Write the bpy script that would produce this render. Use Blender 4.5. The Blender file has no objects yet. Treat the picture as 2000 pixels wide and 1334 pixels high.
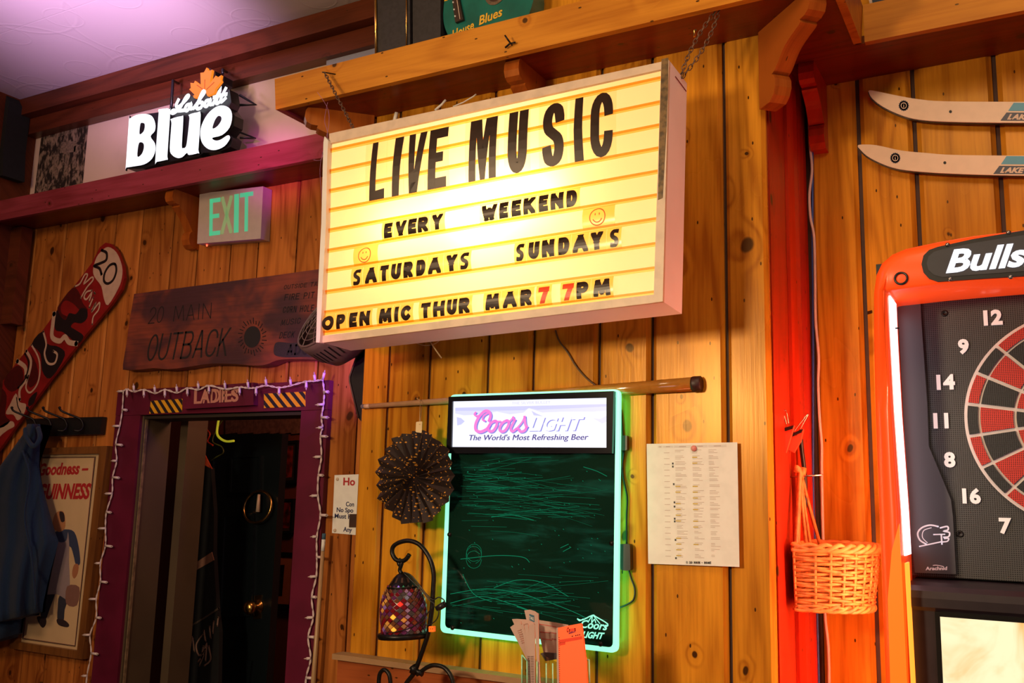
import bpy, bmesh, math, random
from mathutils import Vector, Matrix
random.seed(7)
C = bpy.context.scene.collection
D = bpy.data
# ------------------------------------------------------------------ camera
FPX = 1834.5; E = 1.70                       # focal length in pixels, eye height
R = Matrix(((0.87438545, -0.48183801, 0.05729066), (0.48461941, 0.86124251, -0.15298811), (0.02437433, 0.16153475, 0.98656597)))
cd = D.cameras.new('camera'); cd.sensor_width = 36; cd.lens = 36 * FPX / 2000; cd.clip_start = .05
cam = D.objects.new('camera', cd); C.objects.link(cam)
m3 = Matrix((R.col[0], R.col[2], -R.col[1])).transposed()
cam.matrix_world = Matrix.Translation((0, 0, E)) @ m3.to_4x4()
sc = bpy.context.scene; sc.camera = cam
cd.dof.use_dof = False
# ------------------------------------------------------------------ view, world, big lights
sc.view_settings.view_transform = 'Standard'; sc.view_settings.look = 'None'
sc.view_settings.gamma = 1; sc.view_settings.exposure = 0.0
try: sc.view_settings.use_curve_mapping = False
except Exception: pass
sc.cycles.use_denoising = True
sc.cycles.max_bounces = 10; sc.cycles.transparent_max_bounces = 24
w = D.worlds.new('room_air'); sc.world = w; w.use_nodes = True
w.node_tree.nodes['Background'].inputs[0].default_value = (.30, .16, .09, 1)
w.node_tree.nodes['Background'].inputs[1].default_value = .12

def area(name, loc, aim, sx, sy, power, col, spread=180):
    l = D.lights.new(name, 'AREA'); l.shape = 'RECTANGLE'; l.size = sx; l.size_y = sy; l.energy = power; l.color = col
    l.spread = math.radians(spread)
    o = D.objects.new(name, l); C.objects.link(o); o.location = loc
    d = Vector(aim) - Vector(loc); o.rotation_euler = d.to_track_quat('-Z', 'Y').to_euler(); return o
def spot(name, loc, aim, power, col, ang=60, blend=.6, rad=.03):
    l = D.lights.new(name, 'SPOT'); l.energy = power; l.color = col; l.spot_size = math.radians(ang); l.spot_blend = blend; l.shadow_soft_size = rad
    o = D.objects.new(name, l); C.objects.link(o); o.location = loc
    d = Vector(aim) - Vector(loc); o.rotation_euler = d.to_track_quat('-Z', 'Y').to_euler(); return o
area('ceiling_lamp_light', (.0, .8, 3.3), (-.5, 2.1, 1.3), .8, .8, 21, (1, .70, .42))
area('bar_lamp_light', (-2.5, -.6, 3.15), (-2.8, 2.4, 1.9), .9, .6, 22, (1, .66, .36))
area('low_lamp_light', (-1.58, -1.04, 2.28), (-.90, 2.08, 1.62), .30, .30, 23, (1, .74, .44), 105)
area('unseen_fill_light', (1.9, -.9, 1.25), (-.6, 2.0, 2.0), 1.3, .8, 9, (1, .78, .88))  # unseen fill added to brighten the sign box's underside and side
spot('violet_stage_light', (-2.25, 1.15, 2.6), (-2.72, 1.85, 3.36), 165, (.88, .50, 1), 60, 1.0, .10)
spot('magenta_stage_light', (-.9, .4, 2.3), (-2.22, 2.26, 2.80), 210, (1, .04, .85), 9, 1.0, .05)
spot('pink_stage_light', (-1.2, .2, 1.9), (-1.68, 2.08, 2.06), 60, (1, .10, .55), 13, 1.0, .05)
spot('door_stage_light', (-1.3, .3, 2.0), (-2.20, 2.42, 2.06), 90, (.72, .12, 1), 10, 1.0, .05)
spot('violet_wall_light', (-1.79, 2.315, E + .37), (-2.02, 2.43, E + .42), 7, (.34, .08, 1), 110, 1.0, .02)

# ------------------------------------------------------------------ geometry helpers
def ray(px, py):
    d = R @ Vector(((px - 1000) / FPX, 1, -(py - 667) / FPX)); return d
def at(px, py, Y):
    d = ray(px, py); p = d * (Y / d.y); p.z += E; return p
class Plane:
    def __init__(s, o, ex, ez):
        s.o = Vector(o); s.ex = Vector(ex).normalized(); s.ez = Vector(ez).normalized(); s.n = s.ex.cross(s.ez)  # towards the viewer for XZ planes
        if s.n.y > 0: s.n = -s.n
    def uv(s, px, py):
        d = ray(px, py); o = Vector((0, 0, E)); t = (s.o - o).dot(s.n) / d.dot(s.n); p = o + d * t - s.o
        return (p.dot(s.ex), p.dot(s.ez))
    def P(s, u, v, n=0): return s.o + s.ex * u + s.ez * v + s.n * n
def XZ(Y): return Plane((0, Y, E), (1, 0, 0), (0, 0, 1))

class MB:
    def __init__(s): s.v = []; s.f = []; s.m = []; s.sm = []
    def face(s, pts, mi=0, smooth=False):
        i = len(s.v); s.v += [tuple(p) for p in pts]; s.f.append(list(range(i, i + len(pts)))); s.m.append(mi); s.sm.append(smooth)
    def mesh(s, vs, fs, mi=0, smooth=False):
        i = len(s.v); s.v += [tuple(p) for p in vs]
        for f in fs: s.f.append([i + k for k in f]); s.m.append(mi); s.sm.append(smooth)
    def box(s, x0, x1, y0, y1, z0, z1, mi=0):
        vs = [(x, y, z) for x in (x0, x1) for y in (y0, y1) for z in (z0, z1)]
        s.mesh(vs, [(0, 1, 3, 2), (4, 6, 7, 5), (0, 4, 5, 1), (2, 3, 7, 6), (0, 2, 6, 4), (1, 5, 7, 3)], mi)
    def loft(s, loops, mi=0, cap=True, closed=True, smooth=True):
        n = len(loops[0]); i = len(s.v)
        for l in loops: s.v += [tuple(p) for p in l]
        for a in range(len(loops) - 1):
            for b in range(n if closed else n - 1):
                c = (b + 1) % n
                s.f.append([i + a * n + b, i + a * n + c, i + (a + 1) * n + c, i + (a + 1) * n + b]); s.m.append(mi); s.sm.append(smooth)
        if cap:
            s.f.append([i + k for k in range(n)][::-1]); s.m.append(mi); s.sm.append(False)
            s.f.append([i + (len(loops) - 1) * n + k for k in range(n)]); s.m.append(mi); s.sm.append(False)
    def tube(s, pts, r, n=8, mi=0, closed=False):
        pts = [Vector(p) for p in pts]; loops = []; up = None
        N = len(pts)
        for i, p in enumerate(pts):
            if closed: t = pts[(i + 1) % N] - pts[i - 1]
            else: t = pts[min(i + 1, N - 1)] - pts[max(i - 1, 0)]
            t.normalize()
            if up is None:
                up = Vector((0, 0, 1)) if abs(t.z) < .9 else Vector((0, 1, 0))
            a = (up - t * up.dot(t)).normalized(); up = a; b = t.cross(a)
            rr = r[i] if isinstance(r, (list, tuple)) else r
            loops.append([p + (a * math.cos(2 * math.pi * k / n) + b * math.sin(2 * math.pi * k / n)) * rr for k in range(n)])
        if closed: loops.append(loops[0])
        s.loft(loops, mi, cap=not closed)
    def prism(s, pl, poly, n0, n1, mi=0):       # polygon in a plane, from n0 to n1 along its normal
        a = [pl.P(u, v, n0) for u, v in poly]; b = [pl.P(u, v, n1) for u, v in poly]; n = len(poly)
        s.mesh(a + b, [list(range(n))[::-1], list(range(n, 2 * n))] + [(k, (k + 1) % n, n + (k + 1) % n, n + k) for k in range(n)], mi)
    def lathe(s, prof, mat=None, n=24, mi=0, a0=0, a1=2 * math.pi):
        loops = []
        full = abs(a1 - a0 - 2 * math.pi) < 1e-6
        cnt = n if full else n + 1
        for k in range(cnt):
            a = a0 + (a1 - a0) * k / n
            loops.append([(r * math.cos(a), r * math.sin(a), z) for r, z in prof])
        if full: loops.append(loops[0])
        if mat is not None: loops = [[mat @ Vector(p) for p in l] for l in loops]
        s.loft(loops, mi, cap=False, closed=False)

def obj(name, mb, mat, parent=None, label=None, cat=None, group=None, kind=None):
    me = D.meshes.new(name)
    if isinstance(mb, MB):
        me.from_pydata(mb.v, [], mb.f)
        me.polygons.foreach_set('material_index', mb.m); me.polygons.foreach_set('use_smooth', mb.sm)
    else: me = mb
    for m in (mat if isinstance(mat, (list, tuple)) else [mat]): me.materials.append(m)
    if isinstance(mb, MB):
        bm = bmesh.new(); bm.from_mesh(me); bmesh.ops.remove_doubles(bm, verts=bm.verts, dist=1e-6)
        bmesh.ops.recalc_face_normals(bm, faces=bm.faces); bm.to_mesh(me); bm.free()
    me.update()
    o = D.objects.new(name, me); C.objects.link(o)
    if parent: o.parent = parent
    tag(o, label, cat, group, kind); return o
def tag(o, label=None, cat=None, group=None, kind=None):
    if label: o['label'] = label
    if cat: o['category'] = cat
    if group: o['group'] = group
    if kind: o['kind'] = kind
    return o
def thing(name, label, cat, group=None, kind=None):
    o = D.objects.new(name, None); C.objects.link(o); o.empty_display_size = .05
    return tag(o, label, cat, group, kind)

def arc(cx, cy, rx, ry, a0, a1, n=10):
    return [(cx + rx * math.cos(math.radians(a0 + (a1 - a0) * k / n)), cy + ry * math.sin(math.radians(a0 + (a1 - a0) * k / n))) for k in range(n + 1)]
def smooth(pts, n=6, closed=False):
    P = [Vector(p) for p in pts]; out = []; N = len(P)
    for i in range(N if closed else N - 1):
        if closed: p0, p1, p2, p3 = P[i - 1], P[i], P[(i + 1) % N], P[(i + 2) % N]
        else: p0, p1, p2, p3 = P[max(i - 1, 0)], P[i], P[i + 1], P[min(i + 2, N - 1)]
        for k in range(n):
            t = k / n
            out.append(.5 * ((2 * p1) + (p2 - p0) * t + (2 * p0 - 5 * p1 + 4 * p2 - p3) * t * t + (3 * p1 - p0 - 3 * p2 + p3) * t ** 3))
    if not closed: out.append(P[-1])
    return out
def rrect(x0, x1, z0, z1, r, n=5):
    return arc(x1 - r, z1 - r, r, r, 0, 90, n) + arc(x0 + r, z1 - r, r, r, 90, 180, n) + arc(x0 + r, z0 + r, r, r, 180, 270, n) + arc(x1 - r, z0 + r, r, r, 270, 360, n)
def ring(mb, pl, outer, inner, n0, n1, mi=0):
    N = len(outer)
    L = [[pl.P(u, v, n) for u, v in loop] for loop, n in ((outer, n0), (outer, n1), (inner, n1), (inner, n0))]
    L.append(L[0]); mb.loft(L, mi, cap=False, smooth=False)

# stroke letters --------------------------------------------------
def ell(a, b, cx=.5, cy=.5, rx=.5, ry=.5, n=14): return arc(cx, cy, rx, ry, a, b, n)
S_ = smooth([(1, .80), (.86, .95), (.5, 1.0), (.14, .93), (0, .76), (.12, .60), (.5, .5), (.88, .40), (1, .24), (.86, .06), (.5, 0), (.14, .05), (0, .20)], 3)
S2 = smooth([(1, 1.0), (.45, 1.02), (.05, .88), (.02, .70), (.25, .56), (.75, .44), (.98, .30), (.92, .12), (.55, -.02), (0, 0)], 3)
GL = {
 'A': [[(0, -.05), (.5, 1.08)], [(.5, 1.08), (1, -.05)], [(.2, .3), (.8, .3)]],
 'B': [[(0, 0), (0, 1)], [(0, 1), (.6, 1)] + arc(.6, .76, .36, .24, 90, -90, 8) + [(0, .52)], [(.6, .52)] + arc(.6, .26, .4, .26, 90, -90, 8) + [(0, 0)]],
 'C': [[(1, .72)] + arc(.5, .70, .5, .30, 5, 180, 10) + arc(.5, .30, .5, .30, 180, 355, 10) + [(1, .28)]],
 'c': [ell(48, 312, .56, .5, .56, .5, 18)],
 'D': [[(0, 0), (0, 1)], [(0, 1), (.4, 1)] + arc(.4, .5, .6, .5, 90, -90, 12) + [(0, 0)]],
 'E': [[(0, 0), (0, 1)], [(0, 1), (1, 1)], [(0, .52), (.85, .52)], [(0, 0), (1, 0)]],
 'F': [[(0, 0), (0, 1)], [(0, 1), (1, 1)], [(0, .52), (.8, .52)]],
 'G': [ell(48, 360, .5, .5, .5, .5, 18) + [(.55, .5)]],
 'H': [[(0, 0), (0, 1)], [(1, 0), (1, 1)], [(0, .5), (1, .5)]],
 'I': [[(.5, 0), (.5, 1)]],
 'K': [[(0, 0), (0, 1)], [(.05, .4), (1, 1.1)], [(.3, .6), (1.02, -.1)]],
 'L': [[(0, 0), (0, 1)], [(0, 0), (1, 0)]],
 'M': [[(0, 0), (.12, 1)], [(.15, 1), (.5, .15)], [(.5, .15), (.85, 1)], [(.88, 1), (1, 0)]],
 'N': [[(0, 0), (0, 1)], [(0, 1.02), (1, -.02)], [(1, 0), (1, 1)]],
 'O': [ell(0, 360, n=24)],
 'P': [[(0, 0), (0, 1)], [(0, 1), (.55, 1)] + arc(.55, .72, .45, .28, 90, -90, 8) + [(0, .44)]],
 'R': [[(0, 0), (0, 1)], [(0, 1), (.55, 1)] + arc(.55, .74, .42, .26, 90, -90, 8) + [(0, .48)], [(.4, .48), (1, -.08)]],
 'S': [S_],
 'T': [[(.5, 0), (.5, 1)], [(0, 1), (1, 1)]],
 'U': [[(0, 1), (0, .35)] + arc(.5, .34, .5, .34, 180, 360, 12) + [(1, 1)]],
 'V': [[(0, 1.05), (.5, -.05)], [(.5, -.05), (1, 1.05)]],
 'W': [[(0, 1.05), (.26, -.02)], [(.26, -.02), (.5, .7)], [(.5, .7), (.74, -.02)], [(.74, -.02), (1, 1.05)]],
 'X': [[(0, 0), (1, 1)], [(0, 1), (1, 0)]],
 'Y': [[(.5, 0), (.5, .48)], [(.5, .44), (0, 1.08)], [(.5, .44), (1, 1.08)]],
 '0': [ell(0, 360, n=24)], '1': [[(.5, 0), (.5, 1)], [(.5, 1), (.15, .8)]],
 '2': [arc(.5, .68, .5, .32, 170, -20, 10) + [(0, 0)], [(0, 0), (1, 0)]],
 '7': [[(0, 1), (1, 1)], [(1, 1.0), (.3, -.1)]],
 '-': [[(.1, .5), (.9, .5)]],
}
GL['s'] = [S2]
GL['J'] = [[(1, 1), (1, .3)] + arc(.5, .3, .5, .3, 0, -180, 8)]
def clip(poly, ax, lim, keep_less):
    out = []; n = len(poly)
    for i in range(n):
        a, b = poly[i], poly[(i + 1) % n]
        ia = (a[ax] <= lim) == keep_less or a[ax] == lim; ib = (b[ax] <= lim) == keep_less or b[ax] == lim
        if ia: out.append(a)
        if ia != ib:
            t = (lim - a[ax]) / (b[ax] - a[ax]); out.append((a[0] + (b[0] - a[0]) * t, a[1] + (b[1] - a[1]) * t))
    return out
def ribbon(pts, w, ext=True, widths=None):
    P = [Vector(p) for p in pts]; h = w / 2
    if ext and (P[0] - P[-1]).length > 1e-4:
        P[0] = P[0] + (P[0] - P[1]).normalized() * h; P[-1] = P[-1] + (P[-1] - P[-2]).normalized() * h
    closed = (P[0] - P[-1]).length < 1e-4; N = len(P); L = []; Rr = []
    for i in range(N):
        a = P[i - 1] if i > 0 else (P[-2] if closed else None); b = P[i + 1] if i < N - 1 else (P[1] if closed else None)
        d1 = (P[i] - a).normalized() if a is not None and (P[i] - a).length > 1e-9 else None
        d2 = (b - P[i]).normalized() if b is not None and (b - P[i]).length > 1e-9 else None
        d1 = d1 or d2 or Vector((1, 0)); d2 = d2 or d1
        t = d1 + d2
        if t.length < 1e-6: t = d1
        t.normalize(); nrm = Vector((-t.y, t.x)); k = max(.45, abs(nrm.dot(Vector((-d1.y, d1.x)))))
        hh = (widths[i] / 2 if widths else h) / k
        L.append(P[i] + nrm * hh); Rr.append(P[i] - nrm * hh)
    return [[tuple(Rr[i]), tuple(Rr[i + 1]), tuple(L[i + 1]), tuple(L[i])] for i in range(N - 1)]
def glyph(ch, W, H, t, slant=0):
    out = []
    for st in GL.get(ch, []):
        p = [(t / 2 + x * (W - t), t / 2 + y * (H - t)) for x, y in st]
        if ch == 'I': p = [(W / 2, y) for x, y in p]
        p = [v for i, v in enumerate(p) if i == 0 or (Vector(v) - Vector(p[i - 1])).length > 1e-6]
        for q in ribbon(p, t):
            q = clip(q, 1, 0, False); q = clip(q, 1, H, True) if len(q) > 2 else q
            q = clip(q, 0, 0, False) if len(q) > 2 else q; q = clip(q, 0, W, True) if len(q) > 2 else q
            if len(q) > 2: out.append([(x + slant * y, y) for x, y in q])
    return out
def word(mb, s, pl, p0, p1, ptop, t=.16, n0=.0004, n1=.0008, slant=0, gap=.25, mi=0, wf=None):
    """hand lettering along p0->p1 (pixels of the baseline ends), ptop = pixel above p0 at cap height"""
    a = Vector(pl.uv(*p0)); b = Vector(pl.uv(*p1)); c = Vector(pl.uv(*ptop)); H = (c - a).length; L = (b - a).length
    wid = {'I': .4, ' ': .7, 'M': 1.3, 'W': 1.3, '-': .7}; ws = [wid.get(ch, 1) for ch in s]
    unit = L / (sum(ws) + gap * (len(s) - 1)); ex = (b - a) / L; ez = (c - a) / H; x = 0
    for ch, wd in zip(s, ws):
        W = unit * wd
        for q in glyph(ch, W, H, t * H, slant):
            pts = [a + ex * (x + u) + ez * v for u, v in q]
            A = [pl.P(p.x, p.y, n0) for p in pts]; B = [pl.P(p.x, p.y, n1) for p in pts]; n = len(pts)
            mb.mesh(A + B, [list(range(n, 2 * n))] + [(k, (k + 1) % n, n + (k + 1) % n, n + k) for k in range(n)], mi)
        x += W + unit * gap
def btext(mb, s, pl, p0, p1, ptop, bold=0.0, n0=.0004, n1=.0008, shear=0, mi=0, off=(0, 0)):
    """built-in font; fits the text's width to p0->p1 and cap height to p0->ptop (pixels)"""
    cu = D.curves.new('t', 'FONT'); cu.body = s; cu.offset = bold; cu.shear = shear; cu.resolution_u = 3
    o = D.objects.new('t', cu); me = o.to_mesh(); vs = [v.co.copy() for v in me.vertices]; fs = [list(p.vertices) for p in me.polygons]
    o.to_mesh_clear(); D.objects.remove(o); D.curves.remove(cu)
    if not vs: return
    x0 = min(v.x for v in vs); x1 = max(v.x for v in vs); cap = .70 + bold
    a = Vector(pl.uv(*p0)); b = Vector(pl.uv(*p1)); c = Vector(pl.uv(*ptop))
    ex = (b - a) / (x1 - x0); ez = (c - a) / cap
    F = lambda v, n: pl.P(*(a + ex * (v.x - x0) + ez * (v.y + bold) + Vector(off)), n)
    mb.mesh([F(v, n1) for v in vs], fs, mi)
    # side walls along boundary edges
    from collections import Counter
    ec = Counter(tuple(sorted((f[i], f[(i + 1) % len(f)]))) for f in fs for i in range(len(f)))
    for (i, j), c_ in ec.items():
        if c_ == 1: mb.face([F(vs[i], n0), F(vs[j], n0), F(vs[j], n1), F(vs[i], n1)], mi)
def pxpoly(pl, pts): return [pl.uv(*p) for p in pts]
def script(mb, pl, strokes, wpx, n0=.0004, n1=.0010, mi=0, n=5, closed=False):
    """smooth brush strokes given in pixels; wpx = width in pixels"""
    for st in strokes:
        wd = wpx
        if isinstance(st, tuple): wd, st = st
        p = smooth([Vector(pl.uv(*q)) for q in st], n, closed) if len(st) > 2 else [Vector(pl.uv(*q)) for q in st]
        if closed: p.append(p[0].copy())
        x, y = st[0]; k = (Vector(pl.uv(x + 10, y)) - Vector(pl.uv(x, y))).length / 10; k2 = (Vector(pl.uv(x, y + 10)) - Vector(pl.uv(x, y))).length / 10
        wm = wd * math.sqrt(k * k2)
        for q in ribbon(p, wm):
            A = [pl.P(u, v, n0) for u, v in q]; B = [pl.P(u, v, n1) for u, v in q]
            mb.mesh(A + B, [(4, 5, 6, 7), (0, 1, 5, 4), (1, 2, 6, 5), (2, 3, 7, 6), (3, 0, 4, 7)], mi)
        for e in (p[0], p[-1]):      # round ends
            mb.prism(pl, [(e.x + wm / 2 * math.cos(a * math.pi / 5), e.y + wm / 2 * math.sin(a * math.pi / 5)) for a in range(10)], n0, n1, mi)

# ------------------------------------------------------------------ materials
class NT:
    def __init__(s, name):
        s.m = D.materials.new(name); s.m.use_nodes = True; s.t = s.m.node_tree; s.N = s.t.nodes; s.L = s.t.links; s.b = s.N['Principled BSDF']
    def n(s, ty, **kw):
        x = s.N.new(ty)
        for k, v in kw.items():
            if k in ('operation', 'blend_type', 'data_type', 'feature', 'noise_dimensions', 'voronoi_dimensions', 'wave_type', 'distance', 'bands_direction', 'interpolation_type'): setattr(x, k, v)
        return x
    def set(s, sock, v):
        if hasattr(v, 'is_output') or isinstance(v, bpy.types.NodeSocket): s.L.new(v, sock)
        else:
            try: sock.default_value = v
            except Exception: sock.default_value = (*v, 1)
    def math(s, op, a, b=0, c=0):
        x = s.n('ShaderNodeMath', operation=op); s.set(x.inputs[0], a); s.set(x.inputs[1], b); s.set(x.inputs[2], c); return x.outputs[0]
    def mix(s, f, a, b, mode='MIX'):
        x = s.N.new('ShaderNodeMix'); x.data_type = 'RGBA'; x.blend_type = mode; s.set(x.inputs[0], f); s.set(x.inputs[6], a); s.set(x.inputs[7], b); return x.outputs[2]
    def sep(s, v): x = s.N.new('ShaderNodeSeparateXYZ'); s.L.new(v, x.inputs[0]); return x.outputs
    def comb(s, a=0, b=0, c=0): x = s.N.new('ShaderNodeCombineXYZ'); s.set(x.inputs[0], a); s.set(x.inputs[1], b); s.set(x.inputs[2], c); return x.outputs[0]
    def noise(s, vec, scale=1, detail=2, rough=.5, dist=0): x = s.N.new('ShaderNodeTexNoise'); s.L.new(vec, x.inputs['Vector']); x.inputs['Scale'].default_value = scale; x.inputs['Detail'].default_value = detail; x.inputs['Roughness'].default_value = rough; x.inputs['Distortion'].default_value = dist; return x.outputs[0]
    def ss(s, v, a, b): x = s.N.new('ShaderNodeMapRange'); x.interpolation_type = 'SMOOTHSTEP'; s.set(x.inputs[0], v); x.inputs[1].default_value = a; x.inputs[2].default_value = b; return x.outputs[0]
    def coord(s, k='Object'): return s.N.new('ShaderNodeTexCoord').outputs[k]
    def rnd(s): return s.N.new('ShaderNodeObjectInfo').outputs['Random']
    def bump(s, h, strength=.2, dist=.01):
        x = s.N.new('ShaderNodeBump'); x.inputs['Strength'].default_value = strength; x.inputs['Distance'].default_value = dist; s.L.new(h, x.inputs['Height']); s.L.new(x.outputs[0], s.b.inputs['Normal'])
def c4(c): return (*c, 1) if len(c) == 3 else c
def srgb(r, g, b):
    f = lambda x: (x / 255 / 12.92) if x / 255 <= .04045 else ((x / 255 + .055) / 1.055) ** 2.4
    return (f(r), f(g), f(b))

def wood(name, base, dark, vertical=True, rough=.34, knots=1.0, vary=.25, spec=.5, knotcol=(.045, .014, .004)):
    T = NT(name); x, y, z = T.sep(T.coord()); r = T.rnd()
    h = T.math('ADD', x, y); u, v = (h, z) if vertical else (T.math('ADD', z, y), x)
    u = T.math('ADD', u, T.math('MULTIPLY', r, 17.3)); v = T.math('ADD', v, T.math('MULTIPLY', r, 41.7))
    # knots
    vo = T.N.new('ShaderNodeTexVoronoi'); vo.voronoi_dimensions = '2D'; vo.inputs['Scale'].default_value = 6.2
    wob = T.noise(T.comb(u, v), 9, 2); uvk = T.comb(T.math('ADD', u, T.math('MULTIPLY', wob, .03)), T.math('ADD', T.math('MULTIPLY', v, .8), T.math('MULTIPLY', wob, .02)))
    T.L.new(uvk, vo.inputs['Vector']); d = vo.outputs['Distance']; cs = T.sep(vo.outputs['Color'])
    pres = T.math('GREATER_THAN', .42 * knots, cs[0]); size = T.math('MULTIPLY_ADD', cs[1], .065, .022)
    dn = T.math('DIVIDE', d, size)
    core = T.math('MULTIPLY', T.math('SUBTRACT', 1, T.ss(dn, .75, 1.25)), pres)
    halo = T.math('MULTIPLY', T.math('SUBTRACT', 1, T.ss(dn, 1, 4.5)), pres)
    # cathedral rings and fine grain
    rn = T.noise(T.comb(T.math('MULTIPLY', u, 7), T.math('MULTIPLY', v, .75), r), 1, 1, .4, .2)
    rn = T.math('MULTIPLY_ADD', halo, .10, rn)
    ringv = T.math('MULTIPLY_ADD', T.math('SINE', T.math('MULTIPLY', rn, 62)), .5, .5)
    ringv = T.math('POWER', ringv, 2.2)
    fine = T.noise(T.comb(T.math('MULTIPLY', u, 130), T.math('MULTIPLY', v, 5)), 1, 3, .6)
    blot = T.noise(T.comb(T.math('MULTIPLY', u, 3.5), T.math('MULTIPLY', v, 1.6)), 1, 3, .55)
    f = T.math('ADD', T.math('MULTIPLY', ringv, .38), T.math('MULTIPLY', T.ss(fine, .35, .75), .34))
    f = T.math('ADD', f, T.math('MULTIPLY', T.ss(blot, .42, .75), .55)); f = T.math('ADD', f, T.math('MULTIPLY', halo, .22))
    col = T.mix(f, c4(base), c4(dark))
    lum = T.math('MULTIPLY_ADD', r, vary, 1 - vary / 2); col = T.mix(1, col, T.comb(lum, lum, lum), 'MULTIPLY')
    # small dings
    v2 = T.N.new('ShaderNodeTexVoronoi'); v2.voronoi_dimensions = '2D'; v2.inputs['Scale'].default_value = 15; T.L.new(T.comb(T.math('MULTIPLY', u, 1.6), T.math('MULTIPLY', v, .7)), v2.inputs['Vector'])
    ding = T.math('MULTIPLY', T.math('LESS_THAN', v2.outputs['Distance'], .045), T.math('GREATER_THAN', .30, T.sep(v2.outputs['Color'])[1]))
    col = T.mix(T.math('MAXIMUM', core, ding), col, c4(knotcol))
    T.L.new(col, T.b.inputs['Base Color']); T.b.inputs['Specular IOR Level'].default_value = spec; T.b.inputs['Specular Tint'].default_value = (1, .60, .24, 1)
    T.set(T.b.inputs['Roughness'], T.math('MULTIPLY_ADD', blot, .16, rough - .04))
    T.bump(T.math('ADD', T.math('MULTIPLY', fine, .3), T.math('MULTIPLY', blot, .8)), .18, .004)
    return T.m
def paint(name, col, rough=.5, metal=0, spec=.5, noise=.0, nscale=40, col2=None, bump=0, coat=0):
    T = NT(name); T.b.inputs['Roughness'].default_value = rough; T.b.inputs['Metallic'].default_value = metal; T.b.inputs['Specular IOR Level'].default_value = spec
    T.b.inputs['Coat Weight'].default_value = coat
    n = T.noise(T.coord(), nscale, 3)
    c2 = col2 or tuple(max(0, k * (1 - max(noise, .06))) for k in col)
    T.L.new(T.mix(T.ss(n, .35, .7), c4(col), c4(c2)), T.b.inputs['Base Color'])
    if bump: T.bump(n, bump, .002)
    return T.m
def emit(name, col, s, base=(.02, .02, .02)):
    T = NT(name); T.b.inputs['Base Color'].default_value = c4(base); T.b.inputs['Emission Color'].default_value = c4(col); T.b.inputs['Emission Strength'].default_value = s
    T.b.inputs['Roughness'].default_value = .4; return T.m
def film(name, col, rough=.3, gloss=.08):       # coloured clear plastic
    m = D.materials.new(name); m.use_nodes = True; t = m.node_tree; t.nodes.clear()
    o = t.nodes.new('ShaderNodeOutputMaterial'); a = t.nodes.new('ShaderNodeBsdfTransparent'); a.inputs[0].default_value = c4(col)
    g = t.nodes.new('ShaderNodeBsdfGlossy'); g.inputs['Roughness'].default_value = rough; mx = t.nodes.new('ShaderNodeMixShader'); mx.inputs[0].default_value = gloss
    t.links.new(a.outputs[0], mx.inputs[1]); t.links.new(g.outputs[0], mx.inputs[2]); t.links.new(mx.outputs[0], o.inputs[0]); return m

M = {}
M['pine'] = wood('knotty_pine', (.61, .25, .018), (.27, .078, .005), rough=.22, spec=.4, vary=.3)
M['pine_left'] = wood('knotty_pine_aged', (.50, .165, .035), (.20, .048, .010), rough=.3, spec=.35, vary=.3)
M['pine_h'] = wood('pine_shelf_edge', (.56, .22, .022), (.32, .09, .007), vertical=False, knots=1.3)
M['redwood_h'] = wood('red_stained_shelf', (.30, .045, .065), (.16, .018, .025), vertical=False)
M['beam'] = wood('dark_stained_beam', (.13, .028, .012), (.05, .012, .006), vertical=False, knots=.6)
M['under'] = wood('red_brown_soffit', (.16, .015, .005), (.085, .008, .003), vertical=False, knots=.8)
M['redtrim'] = wood('red_glow_post', (.44, .020, .006), (.24, .008, .003), knots=.5)  # red glow from the dart machine put into the post's wood colour
M['groove'] = paint('dark_groove', (.045, .012, .004), .7, noise=.3)
M['corbel'] = wood('corbel_stain', (.34, .085, .012), (.20, .04, .006), knots=.2, rough=.25)
M['plaster'] = paint('cream_plaster', (.74, .56, .46), .8, noise=.08, nscale=6)
M['maroon'] = paint('maroon_paint', (.115, .006, .028), .42, noise=.25, nscale=9)
M['jamb'] = paint('grey_brown_paint', (.085, .055, .03), .6, noise=.2, nscale=5)
M['black'] = paint('black_paint', (.008, .008, .010), .35)
M['blackmatte'] = paint('black_cloth', (.006, .006, .007), .9, noise=.3)
M['white'] = paint('white_paint', (.72, .68, .68), .4, noise=.08, nscale=8)
M['cream'] = paint('cream_frame_paint', (.62, .47, .36), .45, noise=.15, nscale=30)
M['paper'] = paint('white_paper', (.78, .76, .74), .7)
M['steel'] = paint('dull_steel', (.35, .30, .28), .35, 1.0, noise=.4, nscale=200)
M['darkmetal'] = paint('wrought_iron', (.012, .010, .010), .38, .6, noise=.3, nscale=120, bump=.3)
M['letter_black'] = paint('black_letter_film', (.022, .008, .004), .28, noise=.4, nscale=60)
M['brass'] = paint('brass', (.70, .42, .12), .25, 1.0, noise=.2)

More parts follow.
